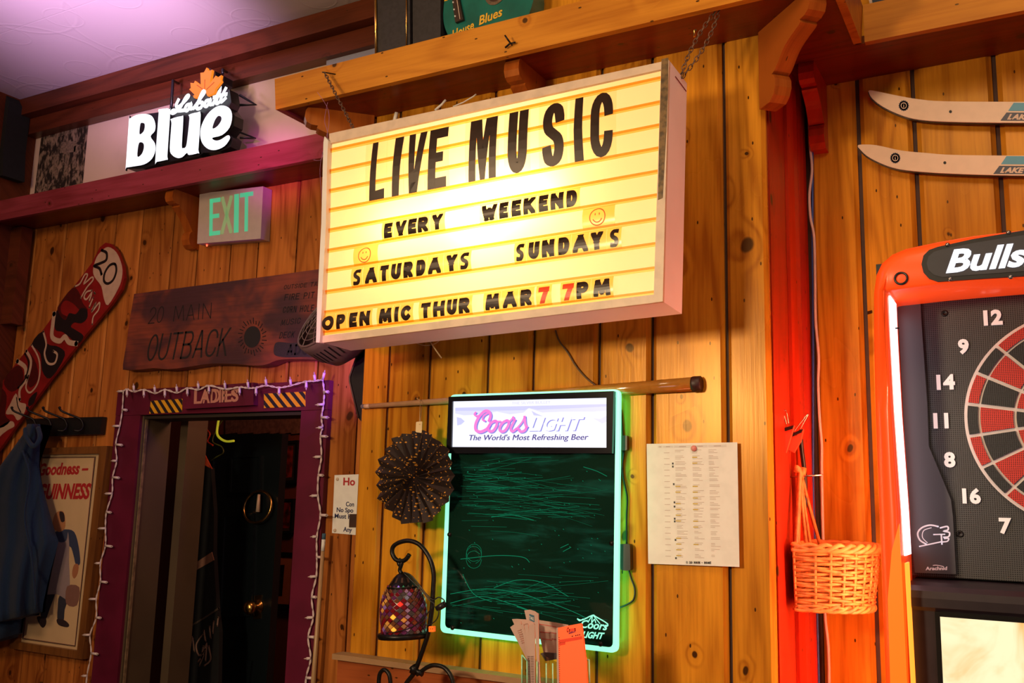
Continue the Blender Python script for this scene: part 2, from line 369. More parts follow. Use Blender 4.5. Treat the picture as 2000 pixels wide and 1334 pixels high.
# ceiling: embossed plaster tiles
T = NT('embossed_ceiling'); x, y, z = T.sep(T.coord())
T.b.inputs['Roughness'].default_value = .7; T.b.inputs['Base Color'].default_value = (.62, .54, .52, 1)
def curl(sx, sy, ox, oy, r0):
    a = T.math('SUBTRACT', T.math('FRACT', T.math('MULTIPLY_ADD', x, sx, ox)), .5); b = T.math('SUBTRACT', T.math('FRACT', T.math('MULTIPLY_ADD', y, sy, oy)), .5)
    r = T.math('SQRT', T.math('ADD', T.math('MULTIPLY', a, a), T.math('MULTIPLY', b, b)))
    return T.math('SUBTRACT', 1, T.ss(T.math('ABSOLUTE', T.math('SUBTRACT', r, r0)), .0, .018))
h = T.math('ADD', curl(1.64, 1.64, 0, 0, .47), curl(1.64, 1.64, .5, .5, .31)); h = T.math('ADD', h, curl(3.28, 3.28, .25, .1, .22))
seam = T.math('SUBTRACT', 1, T.ss(T.math('ABSOLUTE', T.math('SUBTRACT', T.math('FRACT', T.math('MULTIPLY_ADD', y, 1.64, .35)), .5)), 0, .006))
h = T.math('SUBTRACT', h, T.math('MULTIPLY', seam, 1.6)); h = T.math('ADD', h, T.math('MULTIPLY', T.noise(T.coord(), 60, 3), .15))
T.bump(h, .14, .005); M['ceiling'] = T.m

# ------------------------------------------------------------------ room shell
W = 2.43; CH = 2.08; CX0, CX1 = -1.648, -.503; ZU = E + 1.085; CEIL = E + 1.655; LX = -3.80
def board(parent, x0, x1, z0, z1, Yf, mat, th=.016, bev=.006, gap=.003, axis='x', fixed=0):
    mb = MB(); x0 += gap; x1 -= gap
    prof = [(x0, Yf + th), (x0, Yf + bev), (x0 + bev, Yf), (x1 - bev, Yf), (x1, Yf + bev), (x1, Yf + th)]
    if axis == 'x': lo = [[(a, b, z) for a, b in prof] for z in (z0, z1)]
    else: lo = [[(fixed - (b - Yf), a, z) for a, b in prof] for z in (z0, z1)]
    mb.loft(lo, smooth=False); return obj('board', mb, mat, parent)
def slab(name, mat, *b, parent=None, kind='structure'):
    mb = MB(); mb.box(*b); return obj(name, mb, mat, parent, kind=kind)
slab('floor', paint('dark_floor_tiles', (.08, .045, .03), .4, noise=.4, nscale=4), LX - .1, 2.7, -3.1, 2.6, -.1, 0)
slab('ceiling', M['ceiling'], LX - .1, 2.7, -3.1, 2.6, CEIL, CEIL + .1)
backm = paint('dim_brown_wall', (.16, .08, .04), .7, noise=.3, nscale=2)
slab('wall_back', backm, LX - .1, 2.7, -3.2, -3.1, 0, CEIL)
slab('wall_far_right', backm, 2.6, 2.7, -3.1, 2.6, 0, CEIL)
wl = slab('wall_far_left', M['beam'], LX - .1, LX, -3.1, 2.6, 0, CEIL)
# rear wall left of the protruding pier, with the doorway
DX0, DX1, DZ = -2.945, -2.147, E + .262
mb = MB(); mb.box(LX, DX0, W + .015, W + .12, 0, CEIL); mb.box(DX0, DX1, W + .015, W + .12, DZ, CEIL); mb.box(DX1, CX0 + .02, W + .015, W + .12, 0, CEIL)
wall_left = obj('wall_left', mb, M['groove'], kind='structure')
for i, (a, b) in enumerate(zip([-3.80, -3.73, -3.53, -3.39, -3.215, -3.058, -2.878, -2.736, -2.563, -2.426, -2.243, -2.113, -1.935, -1.78], [-3.73, -3.53, -3.39, -3.215, -3.058, -2.878, -2.736, -2.563, -2.426, -2.243, -2.113, -1.935, -1.78, CX0 + .01])):
    if b < DX0 or a > DX1: board(wall_left, a, b, .02, ZU + .02, W, M['pine_left'])
    else:
        board(wall_left, a, b, DZ + .02, ZU + .02, W, M['pine_left'])
        if a < DX0: board(wall_left, a, DX0 - .003, .02, DZ + .02, W, M['pine_left'])
        if b > DX1: board(wall_left, DX1 + .003, b, .02, DZ + .02, W, M['pine_left'])
mb = MB(); mb.box(LX, CX0 + .02, W - .004, W + .015, ZU + .021, CEIL)
obj('plaster_band', mb, M['plaster'], wall_left)
# pier
mb = MB(); mb.box(CX0 + .008, CX1 - .016, CH + .016, W + .1, 0, CEIL)
wall_front = obj('wall_front', mb, M['groove'], kind='structure')
xs = [CX0, -1.557, -1.421, -1.238, -1.104, -.923, -.785, -.606, CX1]
for i, (a, b) in enumerate(zip(xs[:-1], xs[1:])): board(wall_front, a, b, .02, CEIL - .02, CH, M['pine'], bev=.009, gap=.0035 if i not in (5, 7) else .0045, th=.02)
def yboard(y0, y1, mat, out=0.0, par=None, z1=None):
    mb = MB(); mb.box(CX1 - .012, CX1 + out, y0 + .001, y1 - .001, .02, z1 or CEIL - .02); return obj('board', mb, mat, par)
wall_side = D.objects.new('wall_side', None); C.objects.link(wall_side); wall_side['kind'] = 'structure'
yboard(CH + .021, 2.255, M['redtrim'], -.001, wall_side); yboard(2.255, W - .002, M['redtrim'], -.006, wall_side)
# moulded corner trim
mb = MB(); prof = [(CX1 - .004, 2.27), (CX1 + .004, 2.27), (CX1 + .009, 2.285), (CX1 + .004, 2.30), (CX1 + .009, 2.315), (CX1 + .012, 2.345), (CX1 + .008, 2.37), (CX1 + .014, 2.40), (CX1 + .016, W - .002), (CX1 - .004, W - .002)]
mb.loft([[(a, b, z) for a, b in prof] for z in (.02, E + 1.084)], smooth=False); obj('trim_1', mb, M['redtrim'], kind='structure')
# right wall
mb = MB(); mb.box(CX1 - .01, 2.6, W + .015, W + .1, 0, CEIL)
wall_right = obj('wall_right', mb, M['groove'], kind='structure')
xr = [CX1 + .02, -.355, -.222, -.038, .11, .29, .43, .61, .76, .95, 1.1, 1.3, 1.5, 1.7, 1.9, 2.1, 2.35, 2.59]
for a, b in zip(xr[:-1], xr[1:]): board(wall_right, a, b, .02, ZU + .25, W, M['pine'], bev=.011, gap=.005, th=.02)
# crown beams over the left wall
mb = MB(); mb.box(LX + .002, CX0 - .2, 2.33, W - .004, E + 1.578, CEIL - .002); obj('trim_2', mb, M['beam'], kind='structure')
mb = MB(); mb.box(LX + .002, CX0 - .2, 2.375, W - .006, E + 1.506, E + 1.577); obj('trim_3', mb, M['beam'], kind='structure')
# dark panel at the far left corner
mb = MB(); mb.prism(XZ(2.36), [(-4.0, .66), (-3.725, .66), (-3.725, 1.08), (-4.0, 1.08)], -.05, 0); obj('trim_4', mb, M['beam'], kind='structure')
# rail across the pier
mb = MB(); z = E - .425
mb.box(CX0 - .012, CX1 + .005, CH - .045, CH - .0005, z - .014, z)
obj('rail_cap', mb, paint('pale_rail_cap', (.30, .17, .08), .5, noise=.1), wall_front); mb = MB()
mb.box(CX0 - .004, CX1, CH - .03, CH - .0005, z - .075, z - .0145); mb.box(CX0 - .004, CX1, CH - .022, CH - .0005, z - .45, z - .078)
obj('trim_5', mb, wood('rail_wood', (.34, .085, .025), (.17, .035, .010), vertical=False), kind='structure')

# ------------------------------------------------------------------ cornice shelves
FH = .092
def fascia(mb, p0, p1, outn, zb=ZU - .006, h=FH, th=.018, lean=.006, mit=(0, 0), mi=0):
    p0 = Vector(p0); p1 = Vector(p1); o = Vector(outn); d = (p1 - p0).normalized()
    prof = [(0, 0), (-th, 0), (-th, h), (lean, h)]
    loops = []
    for p, s in ((p0, mit[0]), (p1, mit[1])):
        loops.append([Vector((p.x, p.y, zb + z)) + Vector((o.x, o.y, 0)) * k + Vector((d.x, d.y, 0)) * (s * k) for k, z in prof])
    mb.loft(loops, mi, smooth=False)
shelf = thing('cornice_shelf', 'long amber pine cornice shelf running above the lit marquee sign', 'shelf')
SX0, SX1, SY, RY, LY = -1.860, -.308, 1.897, 2.212, 2.262
mb = MB(); mb.box(SX0 + .016, SX1 - .016, SY + .012, CH - .0005, ZU, ZU + .02)
mb.box(SX0 + .016, CX0 - .0005, CH - .0005, W - .006, ZU, ZU + .02); mb.box(CX1 + .0005, SX1 - .016, CH - .0005, RY + .018, ZU, ZU + .02)
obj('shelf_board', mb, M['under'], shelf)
mb = MB(); fascia(mb, (SX0, SY), (SX1, SY), (0, -1), mit=(-1, 1)); obj('fascia', mb, M['pine_h'], shelf)
mb = MB(); fascia(mb, (SX0, W - .01), (SX0, SY), (-1, 0), mit=(0, 1)); obj('fascia', mb, M['redwood_h'], shelf)
mb = MB(); fascia(mb, (SX1, SY), (SX1, RY), (1, 0), mit=(-1, 0)); obj('fascia', mb, M['pine_h'], shelf)
shelfr = thing('cornice_shelf', 'pine cornice shelf above the two skis on the right wall', 'shelf')
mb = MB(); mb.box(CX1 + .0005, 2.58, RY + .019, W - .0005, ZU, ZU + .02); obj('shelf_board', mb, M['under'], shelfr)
mb = MB(); fascia(mb, (SX1 + .007, RY), (2.58, RY), (0, -1)); obj('fascia', mb, M['pine_h'], shelfr)
shelfl = thing('cornice_shelf', 'red-stained cornice shelf on the left wall, under the glowing beer sign', 'shelf')
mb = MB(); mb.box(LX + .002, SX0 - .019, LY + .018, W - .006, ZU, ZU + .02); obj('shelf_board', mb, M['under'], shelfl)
mb = MB(); fascia(mb, (LX + .002, LY), (SX0 - .012, LY), (0, -1), h=.086, lean=.003); obj('fascia', mb, M['redwood_h'], shelfl)
def corbel(base, outdir, D_, H, t, label, par_mat=M['corbel']):
    o = Vector((outdir[0], outdir[1], 0)).normalized(); s = Vector((-o.y, o.x, 0)); b = Vector(base)
    P = [(0, 0), (D_, 0), (D_ + .006, -.012), (D_ + .008, -.03), (D_ + .002, -.045), (D_ - .012, -.052), (D_ - .03, -.053), (D_ - .028, -.06)]
    P += smooth([(D_ - .034, -.064), (D_ * .55, -.085), (D_ * .36, -.12), (D_ * .27, -H + .062)], 4)
    P += [(D_ * .27 + .006, -H + .06), (D_ * .27 + .013, -H + .048), (D_ * .27 + .014, -H + .03), (D_ * .27 + .006, -H + .012), (D_ * .27 - .01, -H), (0, -H)]
    mb = MB(); mb.loft([[b + o * d + s * k + Vector((0, 0, z)) for d, z in P] for k in (-t / 2, t / 2)], smooth=False)
    return obj('corbel', mb, par_mat, None, label, 'shelf bracket', None)
corbel((CX1 + .002, CH + .002, ZU), (1, -1), .20, .19, .042, 'glossy scrolled wooden corbel at the right corner of the pier, below the shelf')
corbel((-1.10, CH, ZU), (0, -1), .145, .17, .042, 'scrolled wooden corbel just above the middle of the marquee sign')
corbel((CX0 - .002, CH + .002, ZU), (-1, -1), .19, .17, .042, 'scrolled wooden corbel above the left end of the marquee sign')
corbel((-2.745, W, ZU), (0, -1), .135, .20, .040, 'dark red scrolled corbel beside the exit sign')
corbel((CX1 + .055, W, ZU), (0, -1), .16, .185, .038, 'bright red corbel in the shadowed corner behind the pier', M['redtrim'])
# left-edge black speaker, posters, things on the shelves
mb = MB(); pl = XZ(2.37)
mb.prism(pl, pxpoly(pl, [(-60, 372), (48, 356), (50, 300), (60, 215), (50, 195), (30, 184), (0, 180), (-60, 178)]), 0, .10)
obj('speaker', mb, M['blackmatte'], None, 'tall black loudspeaker standing at the far left end of the red shelf', 'speaker')
mb = MB(); pl = XZ(1.985)
mb.prism(pl, pxpoly(pl, [(734, 130), (731, -60), (800, -75), (801, 115)]), -.05, 0); mb.prism(pl, pxpoly(pl, [(804, 120), (803, -75), (858, -88), (858, 100)]), -.055, -.006)
o = obj('speaker', mb, paint('black_vinyl', (.022, .018, .022), .6, noise=.4, nscale=80, bump=.2), None, 'black vinyl-covered box standing on the cornice shelf left of the teal guitar', 'speaker')
mb = MB(); mb.tube([pl.P(*pl.uv(736, 110), .003), pl.P(*pl.uv(734, -60), .003)], .004, 6); mb.tube([pl.P(*pl.uv(795, 98), .003), pl.P(*pl.uv(795, -60), .003)], .002, 6)
obj('edge_trim', mb, M['brass'], o, 'worn brass-coloured edge strip')
g = thing('guitar', 'teal acoustic guitar painted with yellow lettering, lying on the cornice shelf', 'guitar')
pl = XZ(2.0); mb = MB()
mb.prism(pl, [tuple(p) for p in smooth([pl.uv(*p) for p in [(866, 20), (872, 62), (900, 100), (960, 90), (1010, 56), (1036, 20), (1040, -30), (1000, -80), (930, -80), (880, -40)]], 6, True)], -.06, 0)
obj('body', mb, paint('teal_lacquer', (.006, .14, .115), .28, noise=.35, nscale=12), g)
mb = MB(); cc = Vector(pl.uv(968, -12)); ring(mb, pl, [(cc.x + .032 * math.cos(a), cc.y + .032 * math.sin(a)) for a in [k * math.pi / 16 for k in range(32)]], [(cc.x + .023 * math.cos(a), cc.y + .023 * math.sin(a)) for a in [k * math.pi / 16 for k in range(32)]], .0005, .0016)
obj('rosette', mb, paint('rosette_inlay', (.16, .10, .06), .5, noise=.6, nscale=300), g)
mb = MB(); mb.prism(pl, [(cc.x + .023 * math.cos(a), cc.y + .023 * math.sin(a)) for a in [k * math.pi / 16 for k in range(32)]], .0003, .0009); obj('sound_hole', mb, M['groove'], g)
mb = MB(); mb.prism(pl, pxpoly(pl, [(885, -10), (897, -12), (908, 41), (893, 47)]), .0005, .010); obj('bridge', mb, paint('rosewood', (.03, .012, .008), .4), g)
mb = MB(); mb.tube([pl.P(*pl.uv(895, -10), .012), pl.P(*pl.uv(903, 41), .012)], .0012, 6); obj('saddle', mb, M['cream'], g)
for q in ((889, 8), (891, 22), (893, 35)):
    mb = MB(); c_ = pl.P(*pl.uv(*q), .009); mb.lathe([(0, .004), (.002, .003), (.0025, 0)], Matrix.Translation(c_) @ Matrix.Rotation(math.pi / 2, 4, 'X'), 10); obj('bridge_pin', mb, M['paper'], g)
mb = MB(); btext(mb, 'House', pl, (884, 78), (928, 56), (880, 62), .02, .0006, .0014, .4); btext(mb, 'Blues', pl, (936, 50), (984, 30), (932, 34), .02, .0006, .0014, .4); btext(mb, 'B', pl, (868, 3), (880, 0), (866, -12), .02, .0006, .0014, .4)
obj('lettering', mb, paint('yellow_ink', (.75, .42, .02), .5), g, 'hand-painted yellow lettering')
mb = MB(); pl = XZ(2.36)
mb.prism(pl, pxpoly(pl, [(1701, 18), (1688, -40), (1850, -60), (1850, -20)]), -.01, 0); o = obj('framed_picture', mb, M['cream'], None, 'corner of a cream-edged dark picture on the shelf at the top right', 'picture')
mb = MB(); mb.prism(pl, pxpoly(pl, [(1705, 12), (1698, -34), (1840, -52), (1840, -20)]), .0005, .002); obj('print', mb, paint('navy_print', (.006, .02, .045), .5), o)
mb = MB(); pl = XZ(2.40)
mb.prism(pl, pxpoly(pl, [(636, 150), (638, 112), (740, 83), (740, 130)]), -.006, 0); obj('paper_strip', mb, paint('bluegrey_card', (.30, .30, .40), .7), None, 'blue-grey card strip on the cream wall above the shelf end', 'card')

# black-and-white photo poster on the plaster
T = NT('old_photo_print'); x, y, z = T.sep(T.coord())
n1 = T.noise(T.comb(T.math('MULTIPLY', x, 26), 0, T.math('MULTIPLY', z, 16)), 1, 4, .65, .6); n2 = T.noise(T.comb(T.math('MULTIPLY', x, 70), 3, T.math('MULTIPLY', z, 34)), 1, 2)
v = T.ss(T.math('ADD', T.math('MULTIPLY', n1, .75), T.math('MULTIPLY', n2, .35)), .50, .66)
T.L.new(T.mix(v, (.018, .011, .010, 1), (.30, .21, .16, 1)), T.b.inputs['Base Color']); T.b.inputs['Roughness'].default_value = .6
pl = XZ(W - .0045); mb = MB(); mb.prism(pl, pxpoly(pl, [(68, 380), (82, 265), (173, 242), (162, 357)]), .0005, .003)
o = obj('photo_poster', mb, T.m, None, 'old black-and-white group photograph pinned on the cream wall left of the beer sign', 'poster')
mb = MB()
for k in range(6): btext(mb, 'B', pl, (115 + k * 6, 268 - k * 1.6), (119 + k * 6, 267 - k * 1.6), (116 + k * 6, 260 - k * 1.6), .03, .0032, .0036)
for (a, b, c_, d_) in ((104, 345, 10, 44), (126, 338, 8, 40), (142, 330, 7, 46), (118, 300, 30, 24)): mb.prism(pl, pxpoly(pl, [(a, b), (a + c_, b - 3), (a + c_ + 3, b - d_), (a + 4, b - d_ + 2)]), .0031, .0033)
obj('pale_figures', mb, paint('photo_pale', (.26, .18, .14), .6, noise=.6, nscale=90), o)

# ------------------------------------------------------------------ exit sign
ex = thing('exit_sign', 'white exit sign with green letters mounted under the red shelf', 'exit sign'); pl = XZ(W - .048)
PE = [(385, 476), (390, 378), (514, 364), (509, 466)]
q = pxpoly(pl, PE); mb = MB(); mb.prism(pl, q, -.045, 0); obj('housing', mb, paint('putty_plastic', (.50, .40, .36), .5, noise=.05), ex)
green = emit('green_exit_letter', (.10, .55, .28), .62, (.05, .3, .2))
for ch, a, b in (('E', 409, 430), ('X', 431, 454), ('I', 457, 466), ('T', 468, 494)):
    mb = MB(); zt = lambda x: 389 - (x - 409) * .19; zb = lambda x: 461 - (x - 409) * .125
    U0 = pl.uv(a, zb(a)); U1 = pl.uv(b, zb(b)); U2 = pl.uv(a + (1 if ch != 'I' else 1), zt(a)); Wd = abs(U1[0] - U0[0]); Hh = U2[1] - U0[1]
    t = .016 if ch != 'I' else Wd
    for g_ in glyph(ch, Wd, Hh, t if ch != 'I' else Wd): mb.prism(pl, [(U0[0] + (U2[0] - U0[0]) * y / Hh + x, U0[1] + y + (U1[1] - U0[1]) * x / Wd) for x, y in g_], .0003, .0012)
    obj('letter', mb, green if ch != 'X' else emit('half_dead_letter', (.22, .42, .16), .55, (.2, .12, .08)), ex)
mb = MB(); c_ = pl.P(*pl.uv(396, 477), -.02); mb.lathe([(0, -.004), (.003, -.002), (.003, .003)], Matrix.Translation(c_), 10); obj('test_lamp', mb, emit('red_led', (1, .05, .02), 6), ex, 'tiny red indicator lamp')

# ------------------------------------------------------------------ glowing beer sign on the left shelf
bs = thing('beer_sign', 'glowing white and orange Labatt Blue beer sign standing on the red shelf', 'beer sign'); pl = XZ(2.275)
BO = (230, 120); BS = 260 / 1577
def b_(pts): return [(BO[0] + x * BS, BO[1] + y * BS) for x, y in pts]
back = b_([(110, 1270), (150, 680), (330, 620), (480, 600), (560, 550), (640, 560), (690, 470), (850, 400), (905, 420), (860, 350), (890, 250), (1000, 270), (990, 150), (1070, 70), (1145, 110), (1160, 190), (1250, 170), (1250, 250), (1200, 330), (1320, 330), (1340, 480), (1310, 540), (1380, 640), (1370, 760), (1300, 850), (1360, 900), (1330, 1010), (1200, 1070), (1010, 1080), (960, 1120), (760, 1160), (600, 1190), (480, 1210), (300, 1270)])
mb = MB(); mb.prism(pl, pxpoly(pl, back), -.045, -.002); obj('backing', mb, M['black'], bs)
glow = emit('white_sign_face', (.93, .93, 1), 1.35); glowo = emit('orange_sign_face', (1, .22, .005), 1.15)
def letter(name, outer, inners, mat):
    # outline with holes: outer smoothed, holes laid on in dark acrylic
    mb = MB(); po = [tuple(p) for p in smooth([Vector(pl.uv(*p)) for p in b_(outer)], 3, True)]
    mb.prism(pl, po, -.002, .006, 1); mb.face([pl.P(u, v, .0062) for u, v in po], 0); o = obj(name, mb, [mat, M['black']], bs)
    for k in inners:
        mb = MB(); mb.prism(pl, [tuple(p) for p in smooth([Vector(pl.uv(*p)) for p in b_(k)], 4, True)], .0063, .0068); obj('counter', mb, M['black'], o)
letter('letter', [(112, 1255), (152, 690), (155, 685), (235, 640), (340, 628), (420, 655), (460, 740), (455, 830), (405, 895), (455, 975), (462, 1060), (420, 1160), (330, 1225), (200, 1250), (118, 1262)],
       [[(275, 865), (285, 750), (310, 735), (335, 750), (332, 810), (310, 850)], [(250, 1130), (265, 985), (300, 965), (325, 990), (322, 1050), (295, 1110)]], glow)
letter('letter', [(460, 1180), (500, 620), (498, 600), (590, 562), (632, 575), (638, 600), (603, 1130), (606, 1155), (598, 1170), (480, 1195)], [], glow)
letter('letter', [(645, 690), (770, 655), (792, 680), (775, 1000), (790, 1032), (820, 1020), (838, 940), (865, 680), (855, 640), (960, 610), (998, 640), (970, 1060), (975, 1090), (860, 1115), (835, 1090), (780, 1140), (720, 1150), (655, 1110), (632, 1030), (652, 740)], [], glow)
letter('letter', [(1140, 910), (1250, 880), (1340, 790), (1370, 660), (1345, 570), (1270, 530), (1180, 545), (1080, 630), (1010, 760), (992, 880), (1020, 980), (1090, 1045), (1180, 1055), (1280, 1010), (1340, 930), (1340, 890), (1310, 885), (1240, 930), (1190, 945), (1150, 935)],
       [[(1140, 800), (1165, 710), (1205, 655), (1240, 665), (1240, 710), (1195, 775)]], glow)
mb = MB(); po = pxpoly(pl, b_([(920, 440), (912, 415), (930, 405), (865, 340), (885, 325), (880, 262), (920, 268), (935, 238), (1003, 290), (998, 145), (1040, 140), (1072, 82), (1095, 125), (1138, 108), (1110, 270), (1180, 178), (1195, 205), (1245, 172), (1235, 220), (1247, 245), (1175, 335), (1175, 350), (1160, 385), (1080, 418), (1060, 370), (1010, 380), (950, 440)]))
mb.prism(pl, po, -.002, .008); lf = obj('maple_leaf', mb, glowo, bs, 'glowing orange maple leaf')
mb = MB(); script(mb, pl, [b_([(1050, 360), (1052, 230)]), b_([(1040, 350), (960, 290)]), b_([(1075, 340), (1160, 260)])], 1.1, .008, .0086); obj('vein', mb, paint('orange_line', (.5, .08, .01), .5), lf)
mb = MB(); script(mb, pl, [b_([(740, 470), (715, 530), (740, 550), (800, 500), (860, 430), (850, 415), (820, 450), (760, 560), (690, 620), (660, 615), (680, 590), (740, 595), (800, 590)]), b_([(880, 520), (840, 530), (820, 580), (850, 590), (890, 520), (885, 570), (925, 560)]), b_([(925, 560), (1010, 440), (1050, 380), (1025, 375), (965, 520), (965, 570), (1010, 555), (1025, 500), (985, 500)]), b_([(1110, 470), (1070, 480), (1050, 530), (1080, 540), (1120, 470), (1115, 520), (1150, 515)]), b_([(1150, 515), (1235, 350), (1190, 480), (1200, 510), (1240, 480)]), b_([(1300, 335), (1245, 450), (1250, 490), (1295, 450)]), b_([(1165, 435), (1230, 415), (1305, 400)])], 5.8, .0085, .0100)
obj('script_lettering', mb, glow, bs, 'small white script word over the large letters')
def mp(pp, n): return pl.P(*pl.uv(*b_([pp])[0]), n)
for pts, r_ in (([((150, 740), -.03), ((80, 705), -.045)], .005), ([((115, 1100), -.03), ((45, 1070), -.045)], .005), ([((555, 560), -.03), ((580, 190), -.03), ((490, 150), -.09)], .0055), ([((1170, 110), -.03), ((1170, 60), -.03), ((1075, 10), -.09)], .0055), ([((1370, 360), -.03), ((1490, 440), -.06), ((1370, 480), -.03)], .005), ([((1360, 800), -.03), ((1460, 830), -.07), ((1370, 870), -.03)], .004)):
    mb = MB(); mb.tube([mp(q, n) for q, n in pts], r_, 8); obj('mounting_rod', mb, M['black'], bs)
# ------------------------------------------------------------------ marquee sign box
lean = math.radians(-2.0); roll = math.radians(-1.0)
ezv = Vector((0, -math.sin(lean), math.cos(lean))); ezv = Vector((math.sin(-roll) * -1, ezv.y, ezv.z)).normalized(); exv = Vector((math.cos(roll), 0, -math.sin(roll) * 0 + math.sin(-roll) * 0))
ezv = Vector((-.010, .035, 1)).normalized(); exv = Vector((1, 0, .010)).normalized()
BP = Plane((-1.111, 1.795, E + .649), exv, ezv); BP.n = -(BP.ez.cross(BP.ex)); BP.n = BP.n if BP.n.y < 0 else -BP.n
ms = thing('marquee_sign', 'large glowing yellow letterboard sign hung from chains reading LIVE MUSIC', 'marquee sign')
iTL, iTR, iBR, iBL = (646, 281), (1292, 137), (1278, 576), (627, 657)
oTL, oTR, oBR, oBL = (645, 262), (1308, 119), (1296, 590), (629, 669)
U = lambda *p: BP.uv(*p)
DEP = .112
def bq(mb, pts, n0, n1, mi=0): mb.prism(BP, [U(*p) for p in pts], n0, n1, mi)
# translucent face
m = D.materials.new('translucent_face'); m.use_nodes = True; t = m.node_tree; t.nodes.clear(); o_ = t.nodes.new('ShaderNodeOutputMaterial')
tr = t.nodes.new('ShaderNodeBsdfTranslucent'); tr.inputs[0].default_value = (.95, .72, .38, 1); em = t.nodes.new('ShaderNodeEmission'); em.inputs[0].default_value = (1, .66, .24, 1); em.inputs[1].default_value = .50
ad = t.nodes.new('ShaderNodeAddShader'); gl_ = t.nodes.new('ShaderNodeBsdfGlossy'); gl_.inputs['Roughness'].default_value = .3; mx = t.nodes.new('ShaderNodeMixShader'); mx.inputs[0].default_value = .05
t.links.new(tr.outputs[0], ad.inputs[0]); t.links.new(em.outputs[0], ad.inputs[1]); t.links.new(ad.outputs[0], mx.inputs[1]); t.links.new(gl_.outputs[0], mx.inputs[2]); t.links.new(mx.outputs[0], o_.inputs[0])
mb = MB(); a = [BP.P(*U(*p), -.004) for p in ((642, 271), (1300, 128), (1287, 584), (624, 664))]; mb.face(a); obj('face_panel', mb, m, ms, 'backlit translucent cream plastic face')
lTL, lTR = [289.0 + 6, 336, 374.5, 412.5, 452, 491.5, 530.5, 572, 612, 651.5], [154, 201, 246, 291, 336, 382.5, 429, 477.5, 525, 572]
def row(px, k): f = (px - 643) / (1287 - 643); return lTL[k] + (lTR[k] - lTL[k]) * f
def lx(y, side):  # inner edge x at pixel height
    return 646 + (627 - 646) * (y - 281) / 376 if side == 0 else 1292 + (1278 - 1292) * (y - 137) / 439
tf1 = film('amber_track_shadow', (1, .62, .16), .4, .04); tf2 = film('amber_track_light', (1, .84, .45), .3, .06)
for k in range(10):
    mb = MB(); xa, xb = lx(lTL[k], 0) + .5, lx(lTR[k], 1) - .5; ya, yb = lTL[k], lTR[k]
    for (d0, d1, n0, n1, mi) in ((-4.5, -.2, .0005, .003, 0), (-.2, 4.2, .0005, .002, 1)):
        bq(mb, [(xa, ya + d1 * .9), (xb, yb + d1 * .9), (xb, yb + d0 * .9), (xa, ya + d0 * .9)], n0, n1, mi)
    obj('letter_track', mb, [tf1, tf2], ms)
# frame
mb = MB(); bq(mb, [oTL, oTR, (1308, 133), (1292, 137), iTL, (645, 275)], -.004, .004); obj('frame_top', mb, M['cream'], ms)
mb = MB(); bq(mb, [(629, 657), (1278, 576), (1279, 592), (632, 670)], -.004, .004); obj('frame_bottom', mb, M['cream'], ms)
mb = MB(); bq(mb, [(1293, 122), (1308, 119), (1296, 590), (1278, 592)], -.004, .005); obj('frame_side', mb, M['cream'], ms)
mb = MB(); bq(mb, [(638, 282), (640, 270), (647, 277), (645, 330), (643, 440), (632, 660), (631, 671), (624, 671), (626, 600), (634, 440)], -.004, .013); obj('frame_flange', mb, M['white'], ms, 'loose white flange on the left edge')
mb = MB(); bq(mb, [(1294, 118), (1307, 115), (1306, 180), (1303, 260), (1299, 330), (1296, 388), (1287, 392), (1290, 250)], .005, .0062); obj('tape', mb, paint('brown_worn_tape', (.17, .095, .03), .5, noise=.7, nscale=70, bump=.5), ms, 'strip of worn brown tape')
# can
TLb, TRb, BRb, BLb = [U(*p) for p in (oTL, oTR, oBR, oBL)]
white_can = paint('white_sheet_metal', (.84, .78, .84), .38, noise=.06, nscale=6)
th = .0015
def side(name, a, b):
    mb = MB(); ins = Vector(((TLb[0] + BRb[0]) / 2, (TLb[1] + BRb[1]) / 2)); a = Vector(a); b = Vector(b); nn = Vector((-(b - a).y, (b - a).x)).normalized()
    if nn.dot(ins - a) < 0: nn = -nn
    mb.prism(BP, [tuple(a), tuple(b), tuple(b + nn * th), tuple(a + nn * th)], -DEP, -.0045); return obj(name, mb, white_can, ms)
side('top_panel', TLb, TRb); side('side_panel', TRb, BRb); side('bottom_panel', BRb, BLb); side('side_panel', BLb, TLb)
mb = MB(); mb.prism(BP, [TLb, TRb, BRb, BLb], -DEP - .0015, -DEP); obj('back_panel', mb, white_can, ms)
mb = MB(); ss_ = Plane(BP.P(TRb[0], TRb[1], 0), -BP.n, BP.ez)
px_ = Vector((TRb[0], TRb[1])); mb.tube([BP.P(px_.x + .0005, px_.y - .020, -.035), BP.P(px_.x + .0005, px_.y - .022, -.108)], .0009, 6); obj('seam', mb, paint('rust_line', (.2, .02, .01), .6), ms)
# lamps inside
tubem = emit('fluorescent_tube', (1, .82, .52), 22)
mb = MB(); cx = (TLb[0] + TRb[0]) / 2; cz = (TLb[1] + BLb[1]) / 2 + .0
mb.tube([BP.P(-.30, .0, -.07), BP.P(.22, .035, -.055)], .008, 8); obj('lamp_tube', mb, tubem, ms)
mb = MB(); mb.tube([BP.P(-.02, -.03, -.045), BP.P(.10, .06, -.045)], .011, 8); obj('lamp_tube', mb, emit('bright_bulb', (1, .9, .7), 42), ms)
